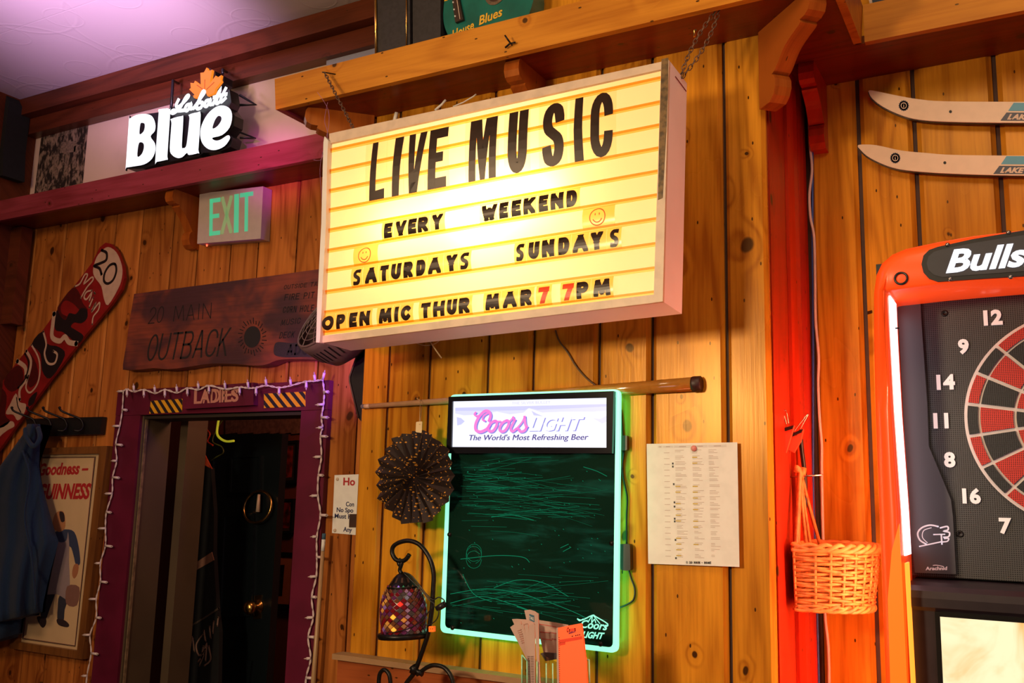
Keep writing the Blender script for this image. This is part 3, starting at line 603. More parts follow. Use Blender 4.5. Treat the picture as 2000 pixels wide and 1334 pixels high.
# ---- letter tiles
tile_s = film('yellow_clear_tile', (1, .74, .26), .25, .06); tile_b = film('clear_tile', (.985, .93, .78), .25, .04)
red_l = paint('red_letter_film', (.75, .06, .01), .35)
ordn = ['first', 'second', 'third', 'fourth', 'fifth', 'sixth', 'seventh', 'eighth', 'ninth']
def bow(v, v0, v1, amp): f = (v - (v0 + v1) / 2) / ((v1 - v0) / 2); return amp * max(0, 1 - f * f)
def tile(ch, x0, x1, k0, k1, tx0, tx1, lbl, t, small=True, mat=None, polys=None, cat='sign letter', tall=(.17, .14)):
    mat = mat or M['letter_black']; xm = (x0 + x1) / 2
    yt, yb = row(xm, k0) + (4 if k0 else 5), row(xm, k1) - 3.5
    tl = U(tx0, row(tx0, k0) + 3); tr_ = U(tx1, row(tx1, k0) + 3); bl = U(tx0 - 0, row(tx0, k1) - 2); br = U(tx1, row(tx1, k1) - 2)
    v0, v1 = (bl[1] + br[1]) / 2, (tl[1] + tr_[1]) / 2; amp = .0045 if small else .004; base = .0032
    mb = MB(); n = 6; rows = []
    for i in range(n + 1):
        f = i / n; a = Vector(bl).lerp(Vector(tl), f); b = Vector(br).lerp(Vector(tr_), f); vv = v0 + (v1 - v0) * f
        rows.append([BP.P(a.x, a.y, base + bow(vv, v0, v1, amp)), BP.P(b.x, b.y, base + bow(vv, v0, v1, amp))])
    for i in range(n): mb.face([rows[i][0], rows[i][1], rows[i + 1][1], rows[i + 1][0]], 0, True)
    o = obj('letter_tile', mb, tile_s if small else tile_b, None, lbl, cat, 'plastic letter tiles on the marquee sign')
    H0 = yb - yt; yT = yt + H0 * tall[0] * (1 if small else .35); yB = yb - H0 * tall[1] * (1 if small else .25)
    sl = (row(x1, k0) - row(x0, k0)) / (x1 - x0)
    c = Vector(U(xm, yB)); top = Vector(U(xm, yT)); H = top.y - c.y; ul = U(x0, yB)[0]; ur = U(x1, yB)[0]; Wd = ur - ul
    su = (Vector(U(x1, row(x1, k1))) - Vector(U(x0, row(x0, k1)))); su = su.y / su.x; le = (tl[0] - bl[0]) / max(1e-6, tl[1] - bl[1])
    gl = MB(); pp = polys if polys else glyph('s' if (ch == 'S' and small) else ch, Wd, H, (.24 if ch == 'S' and small else t) * H)
    if polys: pp = [[(u * Wd, v * H) for u, v in q] for q in polys]
    for q in pp:
        vs = [v for _, v in q]; lo, hi = min(vs), max(vs); cuts = [H * k / 6 for k in range(7) if lo < H * k / 6 < hi]
        segs = [lo - 1] + cuts + [hi + 1]
        for a, b in zip(segs[:-1], segs[1:]):
            s_ = clip(q, 1, a, False) if a > lo - .5 else q; s_ = clip(s_, 1, b, True) if len(s_) > 2 and b < hi + .5 else s_
            if len(s_) < 3: continue
            pts = [(ul + u + le * (v - H / 2) * 0 , c.y + v + su * (u - Wd / 2)) for u, v in s_]
            gl.face([BP.P(u, v, base + .0009 + bow(v, v0, v1, amp)) for u, v in pts])
    obj('letter_shape', gl, mat, o)
I_ = [[(.15, 0), (1 - .2, 0), (.85, .5), (.15, .5)], [(.15, .5), (.85, .5), (1, 1), (.2, 1)]]
Vp = [[(.14, 0), (.62, 0), (.40, 1), (0, 1)][:0] or [(.13, 0), (.58, 0), (.40, .38), (.36, 1), (0, 1)], [(.13, 0), (.58, 0), (1, 1), (.62, 1), (.40, .38)]]
Lp = [[(0, 0), (.42, 0), (.40, 1), (.02, 1)], [(.3, 0), (1, 0), (1, .17), (.3, .15)]]
Ep = [[(0, 0), (.42, 0), (.42, 1), (0, 1)], [(.3, 0), (1, 0), (1, .17), (.3, .17)], [(.3, .43), (.8, .43), (.8, .59), (.3, .59)], [(.3, .83), (1, .83), (1, 1), (.3, 1)]]
Mp = [[(0, 0), (.26, 0), (.26, 1), (0, 1)], [(.74, 0), (1, 0), (1, 1), (.74, 1)], [(.25, 1), (.42, 1), (.52, .60), (.60, 0), (.42, 0), (.25, .75)], [(.75, 1), (.58, 1), (.50, .60), (.42, 0), (.60, 0), (.75, .75)]]
big = [('L', 723, 752, Lp), ('I', 764, 785, I_), ('V', 796, 831, Vp), ('E', 837, 873, Ep), ('M', 917, 970, Mp), ('U', 993, 1031, None), ('S', 1061, 1103, None), ('I', 1121, 1142, [[(.15, 0), (1, 0), (.85, .5), (.05, .5)], [(.05, .5), (.85, .5), (.85, 1), (.1, 1)]]), ('C', 1155, 1199, None)]
for i, (ch, a, b, pol) in enumerate(big):
    wd = 'LIVE' if i < 4 else 'MUSIC'; j = i if i < 4 else i - 4
    tile(ch, a, b, 0, 3, a - 6, b + 7, 'tall condensed black letter %s, %s letter of %s' % (ch, ordn[j], wd), .155 if ch != 'C' else .14, False, polys=pol, tall=(.0, .0) if True else None)
rowsL = [('EVERY', 4, 5, [(753, 768.5), (775, 796), (800, 816), (819, 839), (846, 867)], 'EVERY'),
 ('WEEKEND', 4, 5, [(943, 973), (978, 995), (1002, 1020), (1025, 1048), (1055, 1073), (1078, 1103), (1109, 1130)], 'WEEKEND'),
 ('SATURDAYS', 6, 7, [(693, 707), (716, 739), (745, 761), (767, 786), (791, 809), (816, 834), (839, 864), (874, 895), (902, 918)], 'SATURDAYS'),
 ('SUNDAYS', 6, 7, [(1011, 1026), (1035, 1056), (1061, 1085), (1093, 1115), (1121, 1151), (1156, 1180), (1194, 1211)], 'SUNDAYS'),
 ('OPEN', 8, 9, [(632, 655), (660, 677), (685, 700), (705, 725)], 'OPEN'), ('MIc', 8, 9, [(743, 768), (772, 782), (786, 805)], 'MIC'),
 ('THUR', 8, 9, [(825, 843), (849, 871), (876, 895), (899, 920)], 'THUR'), ('MAR', 8, 9, [(951, 978), (985, 1012), (1019, 1041)], 'MAR'),
 ('7', 8, 9, [(1054, 1075)], '7a'), ('7PM', 8, 9, [(1101, 1123), (1128.5, 1152), (1161.5, 1195)], '7PM')]
for wd, k0, k1, xs_, nm in rowsL:
    for i, (ch, (a, b)) in enumerate(zip(wd, xs_)):
        l = (a + xs_[i - 1][1]) / 2 + .3 if i else a - 4; r_ = (b + xs_[i + 1][0]) / 2 - .3 if i < len(xs_) - 1 else b + 5
        if ch == '7': lbl = 'red number 7 right after MAR' if nm == '7a' else 'red number 7 just before PM'
        else: lbl = 'small black letter %s, %s letter of %s' % (ch.upper(), ordn[i], nm if nm != '7PM' else 'the group 7PM')
        tile(ch, a, b, k0, k1, l, r_, lbl, .31, True, red_l if ch == '7' else None, tall=(.07, .06))
for (a, b, fa, fb, lb) in ((693.5, 741, 703, 727, 'smiley face tile above the word SATURDAYS'), (1140, 1203, 1154, 1185, 'smiley face tile above the word SUNDAYS')):
    n_ = 24; pp = []
    for st, wdt in ((arc(.5, .5, .48, .48, 0, 360, n_), .06), (arc(.5, .52, .30, .33, 205, 335, 10), .06)):
        pp += ribbon(st, wdt, False)
    for ex_ in (.36, .62): pp.append([(ex_ + .035 * math.cos(k * math.pi / 4), .66 + .075 * math.sin(k * math.pi / 4)) for k in range(8)])
    tile('O', fa, fb, 5, 6, a, b, lb, .2, True, paint('orange_ink', (.72, .10, .01), .5), polys=pp, cat='sign letter', tall=(.06, .05))
# ---- chains
def chain(label, p0, p1, sag=0, off=(0, 0, 0)):
    p0 = Vector(p0); p1 = Vector(p1); L = (p1 - p0).length; n = int(L / .0115); mb = MB(); d = (p1 - p0).normalized()
    a = d.orthogonal().normalized(); b = d.cross(a)
    for i in range(n):
        f = (i + .5) / n; c = p0.lerp(p1, f) + Vector((0, 0, -sag * 4 * f * (1 - f))) + Vector(off) * (4 * f * (1 - f)); s = a if i % 2 else b
        pts = [c + d * (.0085 * math.cos(t)) + s * (.0042 * math.sin(t)) for t in [k * math.pi / 5 for k in range(10)]]
        mb.tube(pts, .0012, 5, closed=True)
    return mb
rust = paint('rusty_chain', (.22, .13, .09), .5, .7, noise=.6, nscale=150)
ztop = lambda px: None
hook0 = at(634, 142, SY - .03); end0 = BP.P(U(680, 262)[0], TLb[1] + .004, -.03)
t_ = thing('hanging_chain', 'rusty chain on a nail above the left end of the marquee sign', 'chain')
obj('links', chain('', hook0, end0), rust, t_)
mb = MB(); mb.tube([hook0 + Vector((.02, .032, .004)), hook0 + Vector((-.004, -.006, 0))], .0018, 6); obj('nail', mb, M['darkmetal'], t_)
t_ = thing('hanging_chain', 'doubled rusty chain rising from the right end of the marquee sign', 'chain')
e1 = BP.P(TRb[0] - .001, TRb[1] - .004, -.075); h1 = at(1398, -20, SY + .03)
h1b = Vector((h1.x, h1.y, ZU + .0)); obj('links', chain('', h1b, e1, 0, (-.010, 0, .004)), rust, t_); obj('links', chain('', h1b + Vector((.006, 0, 0)), e1 + Vector((.002, 0, 0)), 0, (.012, 0, -.004)), rust, t_)
# dart with a green flight hanging by the chain
dp = thing('dart', 'green and gold dart stuck into the shelf underside by the chain', 'dart')
pa = at(1358, 18, 1.99); pb = at(1357, 42, 1.99); pc = at(1356, 72, 1.99); pa.z = min(pa.z, ZU - .001)
mb = MB(); mb.tube([pa, pb], [.0022, .0032], 8); obj('flight', mb, paint('green_plastic', (.01, .22, .14), .4), dp)
mb = MB(); mb.tube([pb, pb.lerp(pc, .4), pc], [.0026, .003, .0026], 8); obj('barrel', mb, M['brass'], dp)
# nail on fascia
nl = thing('coat_nail', 'small bent black nail and screw eye on the amber fascia', 'nail')
mb = MB(); mb.tube([at(1000, 88, SY - .003), at(993, 79, SY - .025), at(986, 69, SY - .03)], .0022, 6); mb.tube([at(987, 93, SY - .008), at(996, 85, SY - .012), at(1007, 83, SY - .008)], .0025, 6); obj('shank', mb, M['darkmetal'], nl)
for q, lb in (((1139, 73), 'torn scrap of white tape on the shelf underside, left of the dart'), ((1062, 93), 'tiny cream tape scrap on the shelf underside above the corbel')):
    mb = MB(); c_ = ray(*q); s_ = (ZU - E) / c_.z; p = Vector((0, 0, E)) + c_ * s_
    mb.box(p.x - .012, p.x + .012, p.y - .006, p.y + .006, ZU - .004, ZU - .0005); obj('tape_scrap', mb, M['paper'], None, lb, 'tape')
# ------------------------------------------------------------------ pool cue across the pier
cue = thing('pool_cue', 'pool cue held horizontally on the wall behind the black menu board', 'pool cue'); CY = CH - .012
def cpt(px): return at(px, 794 + (749 - 794) * (px - 706) / (1372 - 706), CY)
mb = MB(); mb.tube([cpt(723), cpt(890), cpt(1000)], [.0062, .0085, .0105], 12); obj('shaft', mb, paint('pale_maple', (.40, .22, .12), .35, noise=.15), cue)
mb = MB(); mb.tube([cpt(1000), cpt(1200), cpt(1352)], [.0106, .0145, .0165], 12); obj('butt', mb, paint('gold_brown_lacquer', (.45, .20, .03), .15, noise=.2, coat=.5), cue)
mb = MB(); mb.tube([cpt(1352.5), cpt(1356), cpt(1369), cpt(1371)], [.0175, .018, .018, .014], 12); obj('bumper', mb, paint('brown_rubber', (.03, .006, .005), .5), cue, 'dark rubber bumper')
mb = MB(); mb.tube([cpt(706), cpt(708), cpt(712)], [.005, .0062, .0062], 12); obj('tip', mb, paint('blue_chalk', (.12, .10, .12), .9), cue)
mb = MB(); mb.tube([cpt(712.2), cpt(722.8)], .0063, 12); obj('ferrule', mb, paint('ivory_plastic', (.5, .33, .2), .4), cue)
c2 = thing('pool_cue', 'pool cue standing upright against the right door casing', 'pool cue')
a_, b2 = at(633, 1042, 2.385), at(612, 1334, 2.385); d_ = (b2 - a_); b3 = b2 + d_ * 3; b3 = a_ + d_ * ((a_.z - .03) / (a_.z - b2.z))
mb = MB(); mb.tube([a_ + d_ * .12, b2, b3], [.0062, .008, .015], 12); obj('shaft', mb, paint('maple_shaft', (.42, .25, .12), .35), c2)
mb = MB(); mb.tube([a_ + d_ * .04, a_ + d_ * .119], .0063, 12); obj('ferrule', mb, M['paper'], c2)
mb = MB(); mb.tube([a_, a_ + d_ * .039], .006, 12); obj('tip', mb, paint('blue_chalk_tip', (.05, .12, .2), .9), c2)
# zip tie and cables round the sign
zt = thing('zip_tie', 'pale cable tie dangling under the marquee sign', 'cable tie'); zy = 1.93
mb = MB(); mb.tube([at(838, 664, zy), at(850, 682, zy), at(862, 699, zy)], .0018, 5); mb.tube(smooth([at(812, 670, zy), at(830, 675, zy), at(848, 672, zy), at(860, 664, zy)], 4), .0009, 5); obj('strap', mb, paint('yellowed_nylon', (.5, .36, .18), .5), zt)
mb = MB(); mb.tube(smooth([at(1085, 645, CH - .006), at(1092, 665, CH - .007), at(1110, 690, CH - .006), at(1125, 715, CH - .006), at(1145, 738, CH - .006), at(1165, 754, CH - .006)], 5), .0022, 6)
obj('wire', mb, paint('brown_wire', (.10, .05, .02), .5), None, 'thin brown wire running down the boards behind the marquee sign', 'wire')
for pts, r_, lb in (([(772, 232), (775, 220), (770, 244)], .006, 'short white cable end left above the marquee sign'), ([(850, 215), (862, 205), (871, 195)], .0035, 'white cable above the marquee sign between two corbels'), ([(885, 208), (905, 200), (925, 188), (930, 184)], .002, 'thin pale wire crossing under the shelf near the middle corbel')):
    mb = MB(); mb.tube([at(x, y, 2.03) for x, y in sorted(pts)], r_, 6); obj('cable', mb, M['paper'], None, lb, 'cable')
mb = MB(); mb.tube(smooth([at(x, y, SY - .02) for x, y in ((620, 180), (640, 212), (642, 245), (632, 290), (625, 330), (628, 380), (630, 440))], 5), .0006, 4); mb.tube(smooth([at(x, y, SY - .02) for x, y in ((640, 200), (634, 235), (640, 265), (628, 310), (612, 312))], 5), .0006, 4)
obj('thread', mb, paint('violet_thread', (.35, .15, .35), .6), None, 'loose thin thread hanging beside the left edge of the marquee sign', 'thread')
# ------------------------------------------------------------------ doorway and hall behind it
door = D.objects.new('door_1', None); C.objects.link(door); door['kind'] = 'structure'
KX0, KX1, KZ = -3.079, -2.037, E + .362; KY = W - .022
mb = MB(); mb.box(KX0, DX0 + .004, KY, W - .0005, .01, DZ + .001); obj('casing', mb, M['maroon'], door)
mb = MB(); mb.box(DX1 - .004, KX1, KY, W - .0005, .01, DZ + .001); obj('casing', mb, M['maroon'], door)
mb = MB(); mb.box(KX0, KX1, KY - .001, W - .0005, DZ + .002, KZ); obj('casing', mb, M['maroon'], door)
mb = MB(); mb.box(DX0 - .002, DX0 + .012, W - .01, W + .118, .01, DZ); obj('jamb', mb, M['jamb'], door)
mb = MB(); mb.box(DX1 - .012, DX1 + .002, W - .01, W + .118, .01, DZ); obj('jamb', mb, M['jamb'], door)
mb = MB(); mb.box(DX0 + .012, DX1 - .012, W - .01, W + .118, DZ - .012, DZ - .001); obj('jamb', mb, paint('dark_lintel', (.02, .012, .01), .6), door)
mb = MB(); mb.box(DX0 + .0125, DX0 + .017, W - .004, W + .006, .01, DZ - .013); obj('stop_bead', mb, paint('worn_paint_edge', (.22, .14, .08), .6, noise=.5), door)
HY = 3.35; hallm = paint('oxblood_hall_wall', (.16, .030, .012), .7, noise=.2, nscale=3)
mb = MB(); mb.box(-5.1, -1.7, HY, HY + .1, 0, CEIL); hall = obj('wall_hall', mb, hallm, kind='structure')
mb = MB(); mb.box(-5.1, -5.0, W + .13, HY, 0, CEIL); obj('wall_hall_left', mb, hallm, kind='structure')
mb = MB(); mb.box(-1.8, -1.7, W + .13, HY, 0, CEIL); obj('wall_hall_right', mb, hallm, kind='structure')
slab('floor_hall', M['groove'], -5.1, -1.7, W + .121, HY + .1, -.1, 0); slab('ceiling_hall', M['groove'], -5.1, -1.7, W + .121, HY + .1, E + 1.0, E + 1.1)
# planks above hall door
pl = XZ(HY - .012)
for a, b in ((440, 463), (464, 494), (495, 526), (527, 545), (546, 568), (569, 596)):
    q = pxpoly(pl, [(a, 848), (a, 806), (b, 800), (b, 845)]); mb = MB(); mb.prism(pl, q, -.011, 0); obj('plank', mb, paint('rough_hall_plank', (.20, .085, .055), .8, noise=.4, nscale=60), hall)
# partition post behind left jamb
mb = MB(); mb.box(DX0 + .02, DX0 + .060, W + .16, W + .26, .01, E + .9); obj('trim_6', mb, M['jamb'], kind='structure')
hd = D.objects.new('door_2', None); C.objects.link(hd); hd['kind'] = 'structure'; Y0 = 3.1; pl = XZ(Y0); blk = paint('black_door_gloss', (.006, .010, .013), .28)
a0 = at(398, 850, Y0); a1 = at(551, 850, Y0)
mb = MB(); mb.box(a0.x, a1.x, Y0, Y0 + .04, .02, at(470, 848, Y0).z); obj('door_leaf', mb, blk, hd)
for pts in (([(452, 892), (513, 890), (512, 962), (450, 963)]), ([(438, 1003), (500, 1002), (495, 1203), (430, 1205)]), ([(428, 1285), (495, 1290), (490, 1334), (424, 1334)]), ([(407, 900), (420, 899), (416, 965), (404, 966)])):
    q = pxpoly(pl, pts); u0 = sum(p[0] for p in q) / 4; v0 = sum(p[1] for p in q) / 4; inn = [(u0 + (u - u0) * .86, v0 + (v - v0) * .93) for u, v in q]; mb = MB(); ring(mb, pl, q, inn, 0, .012); mb.prism(pl, inn, .001, .007); obj('door_panel', mb, blk, hd)
kn = at(505, 1185, Y0); mb = MB(); mb.lathe([(0, .0), (.03, .002), (.03, .006), (.012, .012), (.012, .03), (.026, .04), (.030, .055), (.022, .07), (0, .075)], Matrix.Translation(kn) @ Matrix.Rotation(math.pi / 2, 4, 'X') @ Matrix.Scale(1.0, 4), 20); k_ = obj('door_knob', mb, M['brass'], hd, 'brass door knob')
mb = MB(); q = pxpoly(pl, [(498, 1163), (512, 1162), (510, 1208), (496, 1209)]); mb.prism(pl, q, .0005, .004); obj('knob_plate', mb, M['brass'], hd)
mb = MB(); c_ = pl.P(*pl.uv(511, 990), .025); mb.tube([c_ + Vector((math.cos(a) * .078, .012 * math.sin(a), math.sin(a) * .068)) for a in [k * math.pi / 14 for k in range(28)]], .0055, 6, closed=True); obj('hanging_ring', mb, M['brass'], None, 'brass-coloured hoop hanging on the black hall door', 'ring')
mb = MB(); c_ = pl.P(*pl.uv(514, 968), .026); mb.tube([c_ + Vector((0, 0, .005)), c_ + Vector((0, 0, -.07))], [.006, .010], 6); obj('ribbon', mb, M['cream'], None, 'pale ribbon knot hanging inside the brass hoop', 'ribbon')
pl = XZ(HY - .02)
for fr, mt, inr, lb in (([(553, 862), (583, 860), (580, 943), (549, 945)], (.02, .008, .006), [(558, 872), (573, 871), (570, 932), (555, 933)], 'dark red-lit picture, uppermost of three behind the door opening'),
                        ([(548, 975), (574, 974), (571, 1041), (545, 1042)], (.05, .02, .012), [(552, 982), (568, 981), (566, 1031), (550, 1032)], 'small red framed picture between two others in the hall'),
                        ([(536, 1078), (579, 1080), (572, 1189), (528, 1186)], (.40, .12, .045), [(541, 1104), (556, 1103), (551, 1164), (536, 1164)], 'orange-matted framed picture, lowest of three in the hall')):
    mb = MB(); q = pxpoly(pl, fr); cx_ = sum(p[0] for p in q) / 4; cz_ = sum(p[1] for p in q) / 4; inn = [(cx_ + (u - cx_) * .74, cz_ + (v - cz_) * .86) for u, v in q]
    ring(mb, pl, q, inn, -.018, .006); o = obj('picture_frame', mb, M['black'], None, lb, 'picture', None)
    mb = MB(); mb.prism(pl, inn, -.004, .0); obj('mat_board', mb, paint('mat_' + lb[:5], mt, .7), o)
    mb = MB(); mb.prism(pl, pxpoly(pl, inr), .0005, .001); obj('photo', mb, paint('hall_photo', (.30, .02, .01) if 'orange' not in lb else (.03, .01, .01), .5, noise=.95, nscale=25), o)
# black cloth banner hanging on the left inside the door
pl = XZ(2.86); bn = thing('banner', 'black cloth banner with pale chalky scribbles hanging inside the doorway', 'banner')
mb = MB(); mb.prism(pl, pxpoly(pl, [(355, 1334), (368, 1150), (374, 1040), (384, 930), (398, 905), (412, 915), (418, 1000), (417, 1080), (424, 1200), (428, 1234), (425, 1400), (350, 1400)]), -.02, 0); obj('cloth', mb, M['blackmatte'], bn)
mb = MB(); mb.prism(pl, pxpoly(pl, [(372, 1112), (375, 1096), (414, 1068), (419, 1094)][:0] or [(370, 1122), (373, 1106), (415, 1078), (419, 1094)]), .001, .004); obj('pink_band', mb, paint('pink_band', (.30, .14, .09), .7), bn)
mb = MB(); script(mb, pl, [[(362, 1228), (395, 1210), (428, 1188)]], 3, .001, .003); obj('dotted_trim', mb, paint('grey_trim', (.12, .08, .06), .7, noise=.9, nscale=400), bn)
mb = MB(); script(mb, pl, [[(366, 1240), (370, 1275), (376, 1245), (380, 1272)], [(396, 1240), (384, 1260), (390, 1280), (402, 1268)], [(399, 1232), (402, 1252)], [(410, 1224), (412, 1246)], [(418, 1214), (416, 1236)], [(427, 1206), (425, 1222)], [(398, 1262), (394, 1288), (404, 1258), (402, 1290)], [(388, 1292), (398, 1280), (390, 1300)], [(408, 1262), (412, 1288), (400, 1300)]], 2.6, .001, .003)
obj('chalk_scribble', mb, paint('chalk', (.34, .20, .15), .9, noise=.3), bn)
mb = MB(); mb.tube(smooth([at(x, y, 2.9) for x, y in ((398, 806), (402, 835), (410, 848), (405, 862), (416, 870))], 5), .004, 6); obj('streamer', mb, paint('red_foil', (.5, .04, .01), .4), None, 'red curled streamer inside the top of the doorway', 'streamer')
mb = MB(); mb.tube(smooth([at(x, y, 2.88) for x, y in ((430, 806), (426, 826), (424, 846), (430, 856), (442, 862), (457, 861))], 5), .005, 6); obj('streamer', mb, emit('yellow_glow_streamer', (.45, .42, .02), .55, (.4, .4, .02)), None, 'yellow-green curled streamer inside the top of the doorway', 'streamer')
mb = MB(); mb.tube(smooth([at(x, y, 2.92) for x, y in ((446, 806), (425, 835), (415, 862), (432, 872), (436, 884), (422, 893), (412, 900))], 5), .003, 6); obj('streamer', mb, paint('olive_foil', (.10, .12, .02), .4), None, 'dark olive curled streamer hanging below the yellow one', 'streamer')
mb = MB(); pl = XZ(2.84); mb.prism(pl, pxpoly(pl, [(393, 905), (394, 872), (401, 890), (414, 916)]), -.004, 0); obj('flag_scrap', mb, paint('orange_cloth', (.55, .06, .015), .8), None, 'orange-red cloth scrap over the black banner', 'cloth')
l = D.lights.new('hall_lamp', 'POINT'); l.energy = 8.0; l.color = (1, .42, .24); l.shadow_soft_size = .1; o = D.objects.new('hall_lamp', l); C.objects.link(o); o.location = (-2.35, 2.80, E + .55)

# LADIES board, stickers, string lights
pl = XZ(2.385); lad = thing('door_sign', 'maroon board above the doorway lettered LADIES', 'sign')
mb = MB(); mb.prism(pl, pxpoly(pl, [(356, 757), (495, 747), (495, 791), (357, 799)]), -.022, 0); obj('board', mb, M['maroon'], lad)
mb = MB(); pk = paint('pink_lettering', (.48, .20, .15), .6)
btext(mb, 'LADIES', pl, (379, 789), (466, 784), (380, 762), .012, .0005, .0012); word(mb, 'LADIES', pl, (381, 788.6), (464, 784.4), (382, 763), .17)
obj('lettering', mb, pk, lad)
pl = XZ(KY - .0015)
yel = paint('hazard_yellow', (.72, .34, .012), .5); blkp = paint('hazard_black', (.012, .008, .015), .5)
for (TL_, TR_, BR_, BL_, lb) in (((295, 783), (357, 779), (356, 805), (292, 808), 'yellow and black striped sticker left of the LADIES board'), ((516, 769), (597, 765), (597, 794), (516, 797), 'yellow and black striped sticker right of the LADIES board')):
    q = [Vector(pl.uv(*p)) for p in (BL_, BR_, TR_, TL_)]; mb = MB(); mb.prism(pl, [tuple(p) for p in q], .0002, .0012); o = obj('hazard_sticker', mb, yel, None, lb, 'sticker')
    mb = MB(); w_ = (q[1] - q[0]).length; h_ = (q[3] - q[0]).length; ar = w_ / h_
    for k in range(-3, 8):
        s0 = k * .78 + .05; poly = [(s0 + .95, 0), (s0 + 1.32, 0), (s0 + .32, 1), (s0 - .05, 1)]
        for ax, lim, less in ((0, 0, False), (0, ar, True)): poly = clip(poly, ax, lim, less) if len(poly) > 2 else poly
        if len(poly) > 2: mb.prism(pl, [tuple(q[0].lerp(q[1], x / ar).lerp(q[3].lerp(q[2], x / ar), y)) for x, y in poly], .0013, .0018)
    obj('stripe', mb, blkp, o, kind='stuff')
SY_ = KY - .008
sl = thing('string_lights', 'unlit white string of mini lights tacked around the ladies doorway', 'string lights')
topp = [(241, 764), (248, 760), (262, 765), (281, 761), (303, 768), (322, 761), (346, 767), (366, 758), (388, 761), (408, 753), (440, 760), (468, 756), (485, 758), (500, 757), (520, 753), (545, 757), (568, 753), (598, 745), (615, 744), (630, 741)]
lef = [(241, 764), (239, 800), (234, 832), (226, 868), (228, 900), (220, 932), (219, 964), (208, 1000), (206, 1032), (206, 1066), (196, 1100), (196, 1136), (188, 1170), (188, 1206), (176, 1240), (178, 1276), (170, 1320), (166, 1370)]
rig = [(630, 741), (633, 765), (632, 790), (628, 815), (630, 835), (626, 852), (628, 892), (622, 928), (621, 968), (626, 1006), (619, 1048), (619, 1088), (618, 1126), (609, 1166), (612, 1206), (602, 1244), (607, 1286), (598, 1324), (596, 1370)]
mb = MB(); wirem = paint('white_wire', (.68, .55, .56), .5)
for path in (topp, lef, rig):
    p = smooth([at(x, y, 2.376 if path is topp else SY_) for x, y in path], 6)
    for ph in (0, math.pi): mb.tube([q + Vector((.0022 * math.cos(i * 1.1 + ph), 0, .0022 * math.sin(i * 1.1 + ph))) for i, q in enumerate(p)], .0019, 5)
obj('wire', mb, wirem, sl)
glassb = paint('clear_bulb_tip', (.55, .40, .35), .2)
def bulb(x, y, dx, dy, ln=13):
    Y_ = 2.377 if abs(dy) > .5 else SY_
    a = at(x, y, Y_ - .001); b = at(x + dx * ln, y + dy * ln, Y_ - .006); mb = MB(); mb.tube([a, b], [.0042, .0048], 8); o = obj('bulb', mb, wirem, sl)
    c = b + (b - a).normalized() * .010; mb = MB(); mb.tube([b, b.lerp(c, .5), c], [.0024, .002, .0004], 6); obj('bulb_tip', mb, glassb, o)
for k, (x, y) in enumerate(topp[1:-1]):
    if k % 2: bulb(x, y, .1 * (-1) ** k, -1, 12)
    else: bulb(x, y, 0, 1, 12)
for k, (x, y) in enumerate(lef[1:]): bulb(x, y, -1 if k % 2 == 1 else 1, .02 if k % 2 else .12, 12 if k % 3 else 8)
for k, (x, y) in enumerate(rig[1:]): bulb(x, y, 1 if k % 2 == 0 else -1, .05, 12 if k % 3 else 8)
bulb(630, 741, .25, -1, 13); bulb(241, 764, -1, .05, 10)

# ------------------------------------------------------------------ OUTBACK plank sign
T = NT('charred_plank'); x, y, z = T.sep(T.coord()); cv = T.comb(T.math('MULTIPLY', x, 4.2), 0, T.math('MULTIPLY', z, 6)); n1 = T.noise(cv, 1, 3, .6, .3); n2 = T.noise(T.comb(T.math('MULTIPLY', x, 5), 4, T.math('MULTIPLY', z, 110)), 1, 2)
col = T.mix(T.ss(n1, .38, .66), (.055, .016, .022, 1), (.23, .045, .024, 1)); col = T.mix(T.math('MULTIPLY', T.ss(n2, .4, .7), .35), col, (.03, .010, .010, 1)); T.L.new(col, T.b.inputs['Base Color']); T.b.inputs['Roughness'].default_value = .5; T.bump(n2, .3, .003)
pl = XZ(2.375); ob = thing('plank_sign', 'dark live-edge plank sign burned with 20 MAIN OUTBACK over the doorway', 'sign')
bot = smooth([Vector(p) for p in [(240, 722), (270, 722), (300, 719), (330, 721), (364, 717), (395, 712), (420, 710), (460, 711), (496, 714), (520, 712), (540, 704), (570, 701), (620, 702), (648, 703)]], 3)
poly = [(262, 574), (400, 556), (520, 540), (628, 525), (655, 521), (652, 610)] + [tuple(p) for p in bot[::-1]] + [(240, 712), (248, 665), (254, 620)]
mb = MB(); mb.prism(pl, pxpoly(pl, poly), -.048, 0); obj('plank', mb, T.m, ob)
mb = MB(); burn = paint('burnt_black', (.008, .004, .004), .8)
word(mb, '20', pl, (289, 633), (317, 630), (292, 601), .06, slant=.12); word(mb, 'MAIN', pl, (338, 628), (412, 622), (339, 598), .06, slant=.05)
obj('lettering', mb, burn, ob); mb = MB(); word(mb, 'OUTBACK', pl, (284, 706), (443, 695), (289, 654), .075, slant=.16, gap=.18)
for s_, a, b, c_ in (('OUTSIDE TAB', (554, 565.5), (626, 558), (555, 557)), ('FIRE PIT', (555, 587), (613, 582), (556, 575)), ('CORN HOLE', (552, 611.5), (612, 608), (553, 599)), ('MUSIC', (548, 636.5), (586, 632), (549, 625)), ('DECK AREA', (545, 661.5), (612, 656), (547, 649))):
    obj('lettering', mb, burn, ob); mb = MB(); word(mb, s_, pl, a, b, c_, .13, slant=.15, gap=.3)
obj('lettering', mb, burn, ob)
mb = MB(); mb.prism(pl, [tuple(p) for p in smooth([Vector(pl.uv(493 + 16 * math.cos(a) + 1.5 * math.sin(a), 658 - 21 * math.sin(a))) for a in [k * math.pi / 8 for k in range(16)]], 2, True)], .0005, .001)
